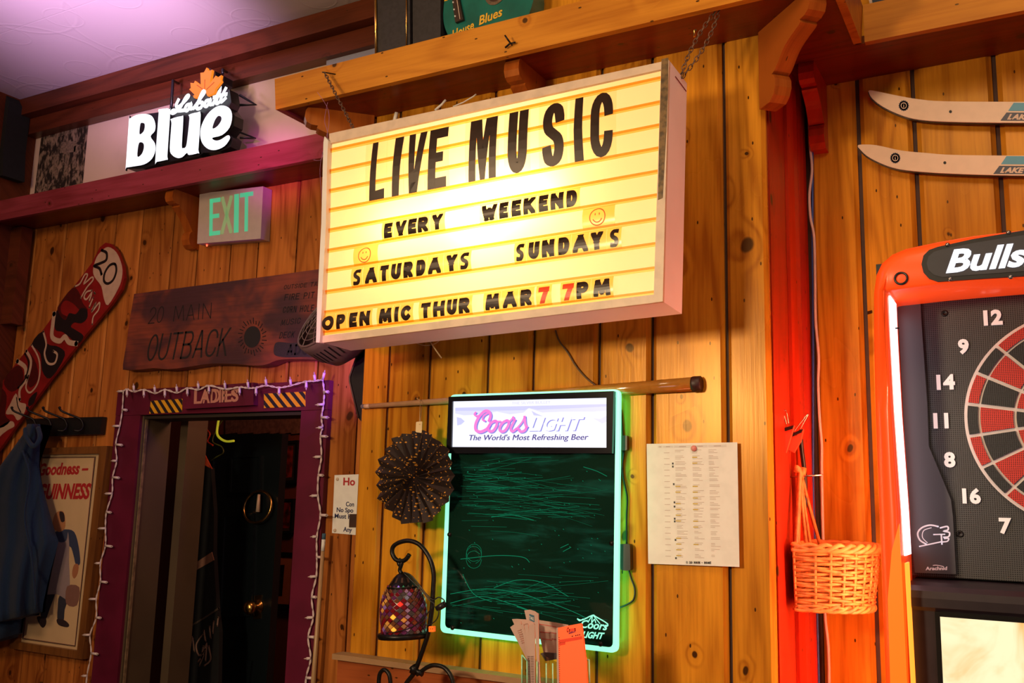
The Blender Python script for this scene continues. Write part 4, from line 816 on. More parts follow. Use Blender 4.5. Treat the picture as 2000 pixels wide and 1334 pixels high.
for k in range(26):
    a = k * 2 * math.pi / 26; r0, r1 = 1.28, 1.62 + .14 * math.sin(k * 2.3); script(mb, pl, [[(493 + 16 * r0 * math.cos(a), 658 - 21 * r0 * math.sin(a)), (493 + 16 * r1 * math.cos(a + .05), 658 - 21 * r1 * math.sin(a + .05))]], 1.5)
obj('burnt_sun', mb, burn, ob)
mb = MB(); mb.prism(pl, [tuple(p) for p in smooth([Vector(pl.uv(*p)) for p in [(537, 673), (545, 668), (570, 670), (600, 668), (640, 667), (642, 697), (600, 697), (560, 698), (540, 695), (535, 688)]], 4, True)], .0006, .0012); obj('burnt_patch', mb, paint('charcoal_patch', (.012, .008, .012), .5, noise=.9, nscale=500, col2=(.05, .03, .035)), ob)
mb = MB(); word(mb, 'ADU', pl, (560, 694), (602, 693), (563, 673), .2, .0013, .0018); obj('patch_lettering', mb, burn, ob)
# ------------------------------------------------------------------ painted snowboard
def s_(pts): return [(x * .33, 460 + y * .33) for x, y in pts]
pl = XZ(2.40); sb = thing('snowboard', 'red, black and white painted snowboard lettered 20 Main slanting on the left wall', 'snowboard')
Lf = [(625, 42), (590, 70), (545, 160), (410, 340), (265, 545), (100, 750), (0, 885), (-180, 1100)]; Rt = [(-180, 1460), (0, 1262), (80, 1150), (300, 850), (500, 595), (655, 412), (718, 320), (736, 250), (728, 180), (695, 92), (660, 50)]
out = Lf + Rt; mb = MB(); mb.prism(pl, pxpoly(pl, s_(out)), -.012, 0); obj('deck', mb, paint('red_enamel', (.26, .008, .010), .35, noise=.25, nscale=20), sb)
dk = paint('black_enamel', (.010, .006, .010), .35); wh = paint('offwhite_enamel', (.55, .36, .27), .4, noise=.1); dr = paint('dark_red_enamel', (.075, .004, .006), .35, noise=.3, nscale=60)
def blob(name, pts, mat, n1=.0008, sm=3):
    mb = MB(); mb.prism(pl, [tuple(p) for p in smooth([Vector(pl.uv(*p)) for p in s_(pts)], sm, True)], .0002, n1); obj(name, mb, mat, sb)
blob('painted_patch', [(600, 95), (640, 68), (690, 100), (722, 180), (722, 250), (700, 315), (640, 412), (615, 370), (600, 300), (560, 245), (552, 200), (572, 130)], wh)
blob('painted_patch', [(430, 310), (470, 340), (490, 400), (520, 440), (500, 470), (470, 440), (430, 400), (385, 385), (360, 420), (365, 460), (400, 480), (420, 500), (380, 510), (345, 450), (350, 410)], dr)
blob('painted_patch', [(340, 440), (360, 480), (390, 500), (410, 460), (450, 465), (480, 430), (515, 440), (515, 490), (480, 520), (440, 515), (420, 540), (450, 560), (495, 595), (460, 640), (410, 600), (370, 570), (330, 560), (325, 500)], dk, .0009)
blob('painted_patch', [(250, 570), (270, 650), (280, 640), (300, 650), (350, 660), (385, 710), (300, 845), (250, 800), (240, 700), (190, 640)], dk)
blob('painted_patch', [(170, 690), (215, 760), (225, 850), (180, 900), (160, 850), (175, 780)], dr); blob('painted_patch', [(100, 770), (135, 800), (130, 880), (70, 925), (25, 880), (40, 830)], dr)
blob('painted_patch', [(175, 965), (220, 925), (200, 990), (170, 1010)], dk); blob('painted_patch', [(0, 900), (40, 950), (30, 1060), (60, 1100), (0, 1140), (-60, 1100), (-60, 950)], dr)
blob('painted_patch', [(95, 935), (115, 985), (155, 1000), (140, 1060), (105, 1095), (80, 1060), (35, 1055), (60, 1000)], wh); blob('painted_patch', [(-40, 1170), (30, 1110), (75, 1100), (85, 1130), (50, 1150), (10, 1180), (-40, 1230)], wh)
mb = MB(); script(mb, pl, [(8, s_([(322, 465), (315, 520), (310, 600), (355, 625), (385, 600), (410, 632), (452, 640)])), (3.6, s_([(258, 570), (275, 640), (265, 700), (285, 755), (325, 755), (340, 705), (318, 685)])), (3, s_([(188, 648), (228, 720), (238, 800), (222, 880), (180, 930), (155, 900), (170, 830)])), (7, s_([(105, 745), (150, 780), (155, 835)])), (5, s_([(158, 685), (185, 745), (165, 840), (120, 910), (118, 970)]))], 4, .0010, .0014)
obj('painted_flame', mb, wh, sb)
mb = MB(); script(mb, pl, [(4.5, s_([(605, 88), (632, 104), (630, 145), (595, 165), (560, 180), (590, 195), (602, 228)]))], 4, .0011, .0016); obj('numeral', mb, dk, sb); mb = MB(); pts = s_([(682, 170), (690, 210), (672, 262), (640, 285), (617, 268), (622, 222), (650, 178)]); script(mb, pl, [(4.2, pts)], 4, .0011, .0016, closed=True)
obj('numeral', mb, dk, sb); mb = MB(); script(mb, pl, [(1.8, s_([(100, 960), (108, 1010), (125, 1045)])), (3, s_([(150, 700), (172, 760), (150, 850), (110, 900)]))], 2, .0015, .002)
obj('painted_line', mb, dk, sb, kind='stuff')
mb = MB(); script(mb, pl, [s_([(445, 302), (475, 285), (505, 232), (520, 236), (500, 285), (545, 248), (552, 265), (515, 310), (482, 368)]), s_([(545, 325), (515, 335), (500, 365), (515, 378), (545, 340), (530, 390)]), s_([(553, 370), (530, 425)]), s_([(560, 338), (564, 344)]), s_([(545, 445), (568, 402), (548, 450), (590, 398), (585, 440), (555, 480), (548, 525)])], 2.7, .0015, .002)
obj('script_lettering', mb, wh, sb, 'cream script lettering')
# ------------------------------------------------------------------ coat rack, blue jacket
cr = thing('coat_rack', 'black wall coat rack with four hooks above the framed beer poster', 'coat rack'); pl = XZ(2.405)
mb = MB(); mb.prism(pl, pxpoly(pl, [(51, 818), (200, 814), (196, 848), (53, 853)]), -.02, 0); obj('back_board', mb, M['black'], cr)
for hx in (64, 94, 125, 157):
    mb = MB(); q = lambda x, y, n: pl.P(*pl.uv(x, y), n)
    mb.tube(smooth([q(hx - 13, 800, .062), q(hx - 9, 806, .060), q(hx, 814, .03), q(hx + 6, 820, .012), q(hx + 9, 832, .008), q(hx + 8, 842, .02), q(hx + 2, 842, .034)], 4), .0042, 8); mb.lathe([(0, .006), (.005, .003), (.006, 0), (.004, -.005), (0, -.006)], Matrix.Translation(q(hx - 13, 799, .062)), 10); obj('hook', mb, M['darkmetal'], cr)
T = NT('blue_fleece'); n = T.noise(T.coord(), 320, 3); T.L.new(T.mix(n, (.003, .014, .045, 1), (.006, .024, .070, 1)), T.b.inputs['Base Color']); T.b.inputs['Roughness'].default_value = 1; T.b.inputs['Sheen Weight'].default_value = .06; T.bump(n, .5, .003)
jk = thing('jacket', 'blue fleece jacket hanging from the coat rack at the left edge', 'jacket')
def cloth(name, rows, Yb, amp, folds, ph=0):
    mb = MB(); n = 26; loops = []
    for j, (y, xl, xr) in enumerate(rows):
        lp = []
        for i in range(n + 1):
            f = i / n; bulge = math.sin(math.pi * min(1, f * 1.0)) ** .6 * .05
            d = amp * math.sin(f * folds * 2 * math.pi + ph + j * .16) * (j / len(rows)) + .02 * math.sin(f * 3 + j * .5)
            lp.append(at(xl + (xr - xl) * f, y + (f - 1) * -20 * (1 if j == len(rows) - 1 else .3) * 0 + (1 - f) * (26 if j > len(rows) - 3 else 0), Yb - bulge - d))
        loops.append(lp + [Vector((p.x, Yb + .012, p.z)) for p in lp[::-1]])
    mb.loft(loops, smooth=True); return obj(name, mb, T.m, jk)
rows_ = [(828, 54, 72), (836, 49, 77), (850, 44, 80), (880, 22, 79), (910, 0, 78), (940, -12, 80), (975, -22, 84), (1010, -26, 88), (1040, -30, 92), (1058, -30, 95), (1085, -32, 87), (1115, -34, 80), (1150, -36, 75), (1180, -36, 73), (1196, -36, 76)]
cloth('body', rows_, 2.345, .018, 3); cloth('lining', [(1150, -40, 40), (1190, -42, 42), (1215, -44, 42), (1236, -44, 41)], 2.37, .008, 2, 1)
mb = MB(); mb.tube(smooth([at(44, 880, 2.275), at(58, 930, 2.27), at(48, 1010, 2.265), at(62, 1090, 2.265), at(70, 1190, 2.27)], 5), .004, 6); obj('zip_edge', mb, T.m, jk)
mb = MB(); mb.tube(smooth([at(50, 838, 2.30), at(52, 855, 2.275), at(66, 872, 2.262), at(78, 856, 2.275), at(75, 836, 2.30)], 5), [.009] * 21, 8); obj('collar', mb, T.m, jk)
# ------------------------------------------------------------------ framed beer poster
gp = thing('framed_poster', 'framed Guinness poster partly covered by the blue jacket', 'poster'); pl = XZ(2.40)
fo = [(64, 876), (211, 871), (162, 1288), (20, 1266)]; fi = [(80, 890), (191, 889), (149, 1266), (40, 1251)]
mb = MB(); ring(mb, pl, pxpoly(pl, fo), pxpoly(pl, [(78, 888), (195, 886), (152, 1271), (36, 1254)]), -.026, .004); obj('frame', mb, wood('walnut_frame', (.20, .075, .02), (.09, .03, .01), knots=.1), gp)
ppm = paint('cream_print', (.62, .42, .24), .6, noise=.06, nscale=14); mb = MB(); mb.prism(pl, pxpoly(pl, [(77, 887), (196, 885), (153, 1272), (35, 1255)]), -.02, -.012); obj('print', mb, ppm, gp)
pr = XZ(2.412); redp = paint('print_red', (.42, .014, .018), .6); mb = MB()
def inset(q, f): cx = sum(p[0] for p in q) / 4; cy = sum(p[1] for p in q) / 4; return [(cx + (x - cx) * f, cy + (y - cy) * (1 - (1 - f) * .32)) for x, y in q]
for f, wd_, mt in ((.93, .985, M['maroon']), (.955, .97, M['black'])):
    q = inset(fi, f); q2 = inset(fi, f - .018); mb2 = MB(); ring(mb2, pr, pxpoly(pr, q), pxpoly(pr, q2), .0003, .0006); obj('border_line', mb2, mt, gp)
btext(mb, 'Goodness –', pr, (75, 929), (172, 926), (77, 906), .035, .0003, .0007, .25); obj('lettering', mb, redp, gp); mb = MB(); btext(mb, 'GUINNESS', pr, (74, 975), (176, 975), (77, 946), .04, .0003, .0007, .25); obj('lettering', mb, redp, gp)
def c2_(pts): return [(x * .3374, 850 + y * .3374) for x, y in pts]
def fig(name, pts, col, n1, sm=3):
    mb = MB(); mb.prism(pr, [tuple(p) for p in smooth([Vector(pr.uv(*p)) for p in c2_(pts)], sm, True)], .0003, n1); obj(name, mb, paint('print_' + name, col, .6), gp)
fig('trousers', [(250, 900), (320, 900), (290, 1000), (262, 1070), (235, 1040), (245, 980)], (.03, .03, .05), .0008); fig('trousers', [(345, 930), (395, 940), (375, 1010), (368, 1075), (335, 1075), (335, 1000)], (.03, .03, .05), .0008)
fig('shoe', [(215, 1050), (262, 1055), (268, 1090), (250, 1115), (230, 1095)], (.03, .015, .02), .0009); fig('shoe', [(330, 1065), (372, 1070), (400, 1095), (390, 1112), (340, 1098)], (.03, .015, .02), .0009)
fig('shirt', [(320, 560), (380, 545), (430, 560), (455, 640), (465, 740), (440, 750), (425, 690), (400, 640), (310, 650), (290, 700), (275, 745), (255, 735), (275, 650), (300, 590)], (.035, .045, .10), .0008)
fig('apron', [(325, 590), (345, 620), (385, 610), (395, 560), (402, 640), (400, 720), (405, 860), (395, 950), (330, 920), (250, 915), (285, 800), (300, 700), (310, 640)], (.30, .22, .24), .0010)
fig('hand', [(255, 745), (275, 745), (275, 800), (260, 820), (250, 790)], (.40, .15, .07), .0009); fig('hand', [(430, 750), (455, 750), (450, 800), (430, 830), (418, 800)], (.40, .15, .07), .0009)
fig('head', [(325, 450), (365, 440), (378, 490), (375, 540), (345, 560), (312, 540), (306, 500)], (.45, .18, .08), .0010); fig('hair', [(345, 445), (370, 450), (376, 495), (355, 500)], (.03, .015, .02), .0013)
fig('bucket', [(390, 875), (460, 880), (445, 985), (385, 975)], (.22, .10, .08), .0011)
# ------------------------------------------------------------------ rules paper behind the pier edge
pl = XZ(W - .001); mb = MB(); mb.prism(pl, pxpoly(pl, [(654, 928), (712, 926), (708, 1046), (649, 1041)]), .0003, .0015); o = obj('rules_notice', mb, M['paper'], None, 'white house rules notice with red heading on the wall right of the door', 'notice')
mb = MB(); btext(mb, 'Ho', pl, (671, 948), (694, 948.5), (671.5, 933), .03, .0016, .002); obj('heading', mb, redp, o)
mb = MB(); navy = paint('navy_ink', (.02, .025, .10), .6)
for s1, a, b, c_ in (('Con', (676, 989), (692, 989.5), (676.5, 980)), ('No Spo', (658, 1000), (690.5, 1001.5), (658.5, 991)), ('Must Hi', (654, 1012), (690.5, 1014), (654.5, 1003)), ('Any', (671, 1038), (688, 1039.5), (671.5, 1029))): btext(mb, s1, pl, a, b, c_, .025, .0016, .002)
obj('small_print', mb, navy, o)
for q in ((660, 936), (655, 1036)):
    mb = MB(); mb.lathe([(0, .004), (.005, .003), (.006, 0)], Matrix.Translation(pl.P(*pl.uv(*q), .0016)) @ Matrix.Rotation(math.pi / 2, 4, 'X'), 10); obj('thumb_tack', mb, M['cream'], o)
mb = MB(); mb.prism(pl, pxpoly(pl, [(684, 1004), (699, 1004), (697, 1030), (683, 1030)]), .0022, .004); obj('tab', mb, M['groove'], o)
# ------------------------------------------------------------------ wall fan behind the sign and black speaker
fn = thing('wall_fan', 'grey round fan poking out behind the lower left corner of the marquee sign', 'fan'); gm = paint('grey_plastic', (.13, .09, .085), .45)
fc = at(654, 628, 2.10); ax_ = (Vector((-.30, -.78, .52))).normalized(); FM = Matrix.Translation(fc) @ ax_.to_track_quat('Z', 'Y').to_matrix().to_4x4()
mb = MB(); mb.lathe([(.118, .030), (.124, .022), (.124, .01), (.116, -.045), (.098, -.085), (.06, -.105), (0, -.11)], FM, 40); obj('housing', mb, gm, fn)
mb = MB()
for r_ in (.118, .098, .078, .058, .038, .02): mb.tube([FM @ Vector((r_ * math.cos(a), r_ * math.sin(a), .030 + .014 * (1 - (r_ / .118) ** 2))) for a in [k * math.pi / 18 for k in range(36)]], .0016 if r_ < .11 else .004, 5, closed=True)
for k in range(12):
    a = k * math.pi / 6; mb.tube([FM @ Vector((r_ * math.cos(a + .35 * (r_ / .118)), r_ * math.sin(a + .35 * (r_ / .118)), .031 + .014 * (1 - (r_ / .118) ** 2))) for r_ in (.012, .04, .07, .1, .118)], .0018, 5)
obj('grille', mb, gm, fn, kind='stuff')
mb = MB()
for k in range(5):
    a = k * 2 * math.pi / 5; mb.mesh([FM @ Vector((r_ * math.cos(a + d), r_ * math.sin(a + d), h_)) for r_, d, h_ in ((.02, -.2, 0), (.1, -.15, -.005), (.105, .5, .015), (.02, .5, .01))], [(0, 1, 2, 3)])
mb.lathe([(0, .018), (.018, .014), (.02, -.02)], FM, 14); obj('blade', mb, M['black'], fn, kind='stuff')
mb = MB()
for k in range(44):
    a = k * 2 * math.pi / 44; mb.mesh([FM @ Vector((r_ * math.cos(a + d), r_ * math.sin(a + d), h_)) for r_, d, h_ in ((.1225, -.022, -.002), (.1225, .022, -.002), (.1165, .022, -.048), (.1165, -.022, -.048))], [(0, 1, 2, 3)])
obj('vent_slot', mb, M['black'], fn, kind='stuff')
mb = MB(); mb.tube([fc + ax_ * -.08 + Vector((0, 0, -.03)), Vector((-1.72, 2.2, fc.z - .06)), Vector((-1.66, 2.2, fc.z - .06))], .012, 8); obj('bracket', mb, M['black'], fn)
sp = thing('speaker', 'black wedge-shaped speaker mounted on the left flank of the pier', 'speaker')
mb = MB(); pl = XZ(2.16); mb.prism(pl, pxpoly(pl, [(712, 672), (700, 688), (683, 735), (682, 745), (700, 817), (712, 830)]), -.10, 0); obj('cabinet', mb, M['black'], sp)
mb = MB(); mb.tube([pl.P(*pl.uv(x, y), .002) for x, y in ((706, 676), (699, 692), (684, 736), (684, 746), (701, 816))], .003, 6); obj('edge_rim', mb, paint('worn_black_rim', (.05, .035, .02), .5), sp)
# ------------------------------------------------------------------ glowing menu board
mbd = thing('menu_board', 'dark Coors Light write-on board with glowing green edges on the pier', 'menu board'); BY = 2.038; pl = XZ(BY)
gT = Vector(pl.uv(880, 772)); 
def corner_round(pts, r, n=5):
    out = []; N = len(pts)
    for i in range(N):
        p = Vector(pts[i]); a = Vector(pts[i - 1]); b = Vector(pts[(i + 1) % N]); d1 = (a - p).normalized(); d2 = (b - p).normalized(); s = p + d1 * r; e = p + d2 * r
        for k in range(n + 1):
            t = k / n; out.append(tuple(s * (1 - t) ** 2 + p * 2 * t * (1 - t) + e * t * t))
    return out
OQ = [pl.uv(*p) for p in ((879, 771), (1211, 760), (1206, 1276), (860, 1235))]; IQ = [pl.uv(*p) for p in ((885, 779), (1203, 767), (1197, 1265), (869, 1226))]
OC = corner_round(OQ, .016); IC = corner_round(IQ, .012)
mb = MB(); ring(mb, pl, OC, IC, -.010, .0008); ge = emit('green_edge_light', (.30, 1, .62), 1.25, (.1, .4, .25)); obj('glowing_edge', mb, ge, mbd, 'glowing green acrylic edge')
mb = MB(); cO = Vector((sum(p[0] for p in OQ) / 4, sum(p[1] for p in OQ) / 4)); sh_ = lambda q, f: [tuple(cO + (Vector(p) - cO) * f) for p in q]; ring(mb, pl, sh_(OC, .955), sh_(OC, .94), -.024, -.014); obj('hidden_glow_ring', mb, emit('green_added_glow', (.05, 1, .36), 9), mbd, 'unseen green glow ring added behind the panel edge')  # hidden emissive ring added to throw green onto wall and rail
T = NT('dark_acrylic'); n = T.noise(T.coord(), 3.5, 3); T.L.new(T.mix(n, (.0015, .010, .007, 1), (.006, .030, .020, 1)), T.b.inputs['Base Color']); T.b.inputs['Roughness'].default_value = .07; T.b.inputs['Emission Color'].default_value = (.05, .5, .28, 1)
x, y, z = T.sep(T.coord()); sw = T.noise(T.comb(T.math('MULTIPLY', x, 5), 0, T.math('MULTIPLY', z, 26)), 1, 4, .6, .5); T.L.new(T.math('MULTIPLY', T.ss(sw, .5, .8), .09), T.b.inputs['Emission Strength'])
mb = MB(); mb.prism(pl, IC, -.008, 0); obj('write_panel', mb, T.m, mbd)
mb = MB(); hq = [(882, 776), (1203, 765), (1200, 886), (877, 886)]; hi = [(889, 785), (1189, 778), (1189, 875), (887, 873.5)]
ring(mb, pl, pxpoly(pl, hq), pxpoly(pl, hi), .001, .014); obj('header_frame', mb, paint('gloss_black_frame', (.008, .008, .012), .12), mbd)
mb = MB(); mb.prism(pl, pxpoly(pl, hi), .001, .008); hp = obj('header_panel', mb, emit('header_backlight', (.84, .86, 1), 1.12), mbd, 'glowing white header panel')
ph = XZ(BY - .0082)
def c6(pts): return [(870 + x * .18, 750 + y * .18) for x, y in pts]
def hpoly(name, pts, mat, n1=.0006, sm=0, n0=.0001):
    mb = MB(); q = [Vector(ph.uv(*p)) for p in c6(pts)]
    mb.prism(ph, [tuple(p) for p in (smooth(q, sm, True) if sm else q)], n0, n1); obj(name, mb, mat, hp)
lav = emit('lavender_sky', (.60, .62, 1), 1.0); lav2 = emit('lavender_ridge', (.70, .72, 1), 1.05)
hpoly('sky_band', [(108, 258), (1775, 216), (1772, 290), (1600, 300), (1300, 300), (1050, 310), (905, 262), (850, 310), (700, 330), (560, 300), (400, 330), (200, 340), (108, 320)], lav2)
hpoly('sky_band', [(110, 259), (1775, 217), (1774, 242), (1400, 262), (1000, 280), (905, 262), (860, 285), (500, 290), (110, 292)], lav, .0008)
hpoly('mountain', [(935, 290), (990, 320), (1060, 350), (1010, 345), (960, 340)], lav, .0009); hpoly('mountain', [(125, 360), (170, 370), (210, 405), (170, 440), (130, 450)], lav, .0009); hpoly('mountain', [(1600, 370), (1680, 380), (1770, 330), (1770, 400), (1700, 430)], lav2, .0009)
pink = emit('pink_script', (1, .20, .72), 1.0); blu = emit('blue_outline', (.22, .24, .85), .9)
Cs = [(5.5, [(478, 395), (492, 340), (470, 298), (425, 298), (365, 360), (330, 440), (335, 500), (385, 520), (450, 490), (480, 450)]), (3.2, [(430, 400), (405, 385), (420, 345), (460, 318)]), (3.4, [(330, 312), (318, 330), (340, 348), (375, 345)])]
Rs = [(2.8, [(685, 425), (715, 390), (740, 360)]), (3.4, [(738, 362), (754, 394)]), (4.6, [(754, 392), (724, 450), (710, 492), (730, 515), (768, 490)]), (2.8, [(768, 490), (830, 420), (862, 356)]), (4.8, [(862, 360), (868, 430), (880, 475), (855, 510), (815, 516), (797, 492)]), (3, [(876, 482), (892, 466)]), (3, [(545, 408), (600, 408)])]
Os = [(5, [(540, 402), (495, 425), (468, 478), (480, 512), (520, 508), (555, 455), (560, 415)]), (5, [(668, 398), (620, 425), (590, 480), (605, 514), (645, 508), (682, 455), (690, 412)])]
for dx, dy, mt, n0, n1, nm, add in ((11, 9, blu, .0010, .0013, 'script_shadow', 1.2), (0, 0, pink, .0014, .0018, 'script_lettering', 0)):
    mb = MB()
    for w_, st in Cs + Rs: script(mb, ph, [(w_ + 0 * add, c6([(x + dx, y + dy) for x, y in st]))], 4, n0, n1, n=4)
    for w_, st in Os: script(mb, ph, [(w_, c6([(x + dx, y + dy) for x, y in st]))], 4, n0, n1, n=4, closed=True)
    obj(nm, mb, mt, hp)
mb = MB(); btext(mb, 'LIGHT', ph, *c6([(915, 517), (1490, 512), (945, 372)]), .03, .0010, .0013, 0.15); obj('word_shadow', mb, blu, hp)
mb = MB(); btext(mb, 'LIGHT', ph, *c6([(903, 510), (1478, 505), (935, 363)]), .035, .0014, .0018, 0.15); obj('word', mb, emit('white_word', (.92, .93, 1), 1.2), hp)
mb = MB(); btext(mb, "The World's Most Refreshing Beer", ph, *c6([(255, 612), (1548, 606), (262, 553)]), 0, .0010, .0014, .12); btext(mb, "The World's Most Refreshing Beer", ph, *c6([(258, 611), (1551, 605), (265, 552)]), 0, .0010, .0014, .12); obj('slogan', mb, emit('purple_ink', (.10, .07, .35), .8), hp)
mb = MB(); btext(mb, "THE SILVER BULLET", ph, *c6([(722, 222), (1142, 213), (723, 192)]), .0, .0010, .0014); btext(mb, "MILLER" [:0] + "....", ph, *c6([(1680, 668), (1740, 668), (1680, 655)]), .0, .0010, .0014); obj('small_lettering', mb, emit('pale_ink', (.66, .66, .95), 1.0), hp)
# scratches and etched logo catch the edge light
rs = random.Random(5); mb = MB(); sc1 = emit('scratch_glow', (.02, .62, .30), .26); pl2 = XZ(BY - .0005)
for _ in range(150):
    band = rs.choice([(905, 1010, 930), (900, 1180, 1000), (900, 1160, 960), (890, 1170, 985), (900, 1160, 1150), (880, 1130, 1165)])
    x0 = rs.uniform(band[0], band[1] - 60); y0 = band[2] + rs.gauss(0, 16); L_ = rs.uniform(25, 150); s0 = rs.gauss(.02, .10); cv_ = rs.gauss(0, .0006); p = []
    for k in range(5):
        xx = x0 + L_ * k / 4
        if xx > 1190: break
        p.append((xx, min(1215, max(893, y0 + s0 * (xx - x0) + cv_ * (xx - x0) ** 2))))
    if len(p) > 2: script(mb, pl2, [p], rs.uniform(.18, .42), 0, .0002, n=3)
for st in ([(880, 1160), (950, 1150), (1020, 1160), (1060, 1175)], [(880, 1178), (940, 1165), (1000, 1180), (1040, 1195), (1010, 1185)], [(965, 1148), (1010, 1133), (1060, 1138), (1110, 1165)], [(900, 1092), (970, 1085), (1020, 1088), (1034, 1098)], [(905, 1125), (925, 1160), (960, 1175)], [(1140, 912), (1165, 920), (1185, 930)], [(1095, 1070), (1110, 1063)], [(1100, 1077), (1115, 1069)], [(1070, 1175), (1120, 1195), (1150, 1210)], [(960, 1010), (1000, 1006), (1042, 1016)]): script(mb, pl2, [st], 1.1, 0, .0002, n=5)
for k in range(70):
    x, y = rs.uniform(885, 1185), rs.uniform(900, 1225); script(mb, pl2, [[(x, y), (x + .8, y + .8)]], 1.1, 0, .0002)
for k in range(3):
    cx_, cy_ = 932 + rs.uniform(-8, 8), 1085 + rs.uniform(-8, 8); script(mb, pl2, [[(cx_ + 15 * math.cos(a), cy_ + 17 * math.sin(a)) for a in [j * .8 + k for j in range(8)]]], .6, 0, .0002, n=3)
sc1.node_tree.nodes['Principled BSDF'].inputs['Specular IOR Level'].default_value = 0; sc1.node_tree.nodes['Principled BSDF'].inputs['Base Color'].default_value = (.002, .03, .015, 1)
obj('scratches', mb, sc1, mbd, kind='stuff')
def c7(pts): return [(960 + x * .1305, 1160 + y * .1305) for x, y in pts]
logo = emit('etched_logo', (.30, 1, .68), 1.15); mb = MB()
script(mb, pl2, [(2.0, c7([(1300, 380), (1360, 390), (1510, 320), (1560, 340), (1740, 450), (1700, 500)])), (1.6, c7([(1500, 330), (1460, 400)])), (1.8, c7([(1510, 330), (1500, 430), (1540, 380), (1560, 430)])), (1.6, c7([(1530, 330), (1620, 440)]))], 2, 0, .0006, n=3)
script(mb, pl2, [(2.2, c7([(1290, 375), (1320, 400), (1370, 380)]))], 3, 0, .0008, n=3); btext(mb, 'Coors', pl2, *c7([(1335, 505), (1735, 548), (1345, 385)]), .02, 0, .0008, .3)
btext(mb, 'LIGHT', pl2, *c7([(1350, 655), (1670, 680), (1375, 560)]), .03, 0, .0008, .15); obj('etched_logo', mb, logo, mbd, 'glowing green etched logo')
for q in ((878, 1044), (1195, 1061), (884, 1226), (1173, 1258)):
    mb = MB(); mb.lathe([(0, .003), (.0055, .002), (.006, 0)], Matrix.Translation(pl.P(*pl.uv(*q), .0006)) @ Matrix.Rotation(math.pi / 2, 4, 'X'), 12); obj('screw', mb, M['darkmetal'], mbd)
mb = MB(); mb.box(pl.uv(930, 900)[0], pl.uv(1120, 900)[0], BY + .011, CH - .0005, E - .2, E + .15); obj('standoff', mb, M['black'], mbd)
cb = thing('power_cable', 'black cable with inline switch hanging at the right edge of the menu board', 'cable')
mb = MB(); mb.tube(smooth([at(x, y, CH - .006) for x, y in ((1213, 800), (1216, 850), (1216, 890), (1217, 930), (1225, 970), (1224, 1010), (1224, 1064))], 5), .0022, 6); mb.tube(smooth([at(x, y, CH - .006) for x, y in ((1228, 1112), (1233, 1130), (1240, 1150), (1238, 1170), (1226, 1180), (1207, 1188))], 5), .0022, 6); mb.tube(smooth([at(x, y, CH - .008) for x, y in ((1219, 880), (1213, 930), (1211, 960), (1208, 985))], 5), .002, 6); obj('wire', mb, M['black'], cb, kind='stuff')
mb = MB(); p = XZ(CH - .006); mb.prism(p, corner_round([p.uv(1212, 852), p.uv(1229, 851), p.uv(1229, 880), p.uv(1212, 881)], .004), 0, .014); obj('connector', mb, paint('dark_red_plastic', (.05, .008, .006), .4), cb)
mb = MB(); mb.prism(p, corner_round([p.uv(1215, 1062), p.uv(1236, 1062), p.uv(1237, 1114), p.uv(1218, 1113)], .006), 0, .018); obj('switch', mb, paint('black_switch', (.006, .007, .007), .4), cb)

# ------------------------------------------------------------------ paper rosette
T = NT('gold_dotted_paper'); vo = T.N.new('ShaderNodeTexVoronoi'); vo.voronoi_dimensions = '2D'; vo.inputs['Scale'].default_value = 135; x, y, z = T.sep(T.coord()); T.L.new(T.comb(x, z), vo.inputs['Vector'])
cs = T.sep(vo.outputs['Color']); mk = T.math('LESS_THAN', vo.outputs['Distance'], T.math('MULTIPLY_ADD', cs[1], .22, .08)); mk = T.math('MULTIPLY', mk, T.math('GREATER_THAN', .42, cs[0])); T.L.new(T.mix(mk, (.020, .010, .009, 1), (.62, .27, .03, 1)), T.b.inputs['Base Color']); T.b.inputs['Roughness'].default_value = .55
rt = thing('paper_fan', 'black pleated paper rosette with gold dots hung from the cue', 'decoration'); rc = at(810, 932, 1.998); rr = (at(805, 842, 1.998).z - at(805, 1025, 1.998).z) / 2
mb = MB(); NP = 44; ring_ = []
for k in range(NP):
    a = 2 * math.pi * k / NP + .05; up = k % 2; jit = .004 * math.sin(k * 5.1); ro = rr * (1.0 if up else .985) + jit
    ring_.append([rc + Vector((0, -.006, 0)), rc + Vector((.3 * ro * math.cos(a), (-.010 if up else .004), .3 * ro * math.sin(a))), rc + Vector((ro * math.cos(a), (-.011 if up else .008), ro * math.sin(a)))])
for k in range(NP):
    a, b = ring_[k], ring_[(k + 1) % NP]; mb.face([a[0], a[1], b[1]]); mb.face([a[1], a[2], b[2], b[1]])
obj('pleats', mb, T.m, rt)
pl = XZ(1.992); mb = MB(); mb.prism(pl, [tuple(p) for p in corner_round([pl.uv(813, 824), pl.uv(825, 823), pl.uv(824, 846), pl.uv(812, 844)], .003)], 0, .001); obj('tag', mb, paint('cream_tag', (.62, .46, .26), .6), rt)
mb = MB(); a = at(819, 829, 1.990); b = at(821, 782, CY - .014); mb.tube([a, b], .0007, 4); mb.tube([a + Vector((.002, 0, 0)), b + Vector((.006, 0, -.012))], .0007, 4); mb.tube([b, b + Vector((-.012, -.001, .006))], .0007, 4); obj('string', mb, paint('string', (.5, .33, .18), .8), rt)
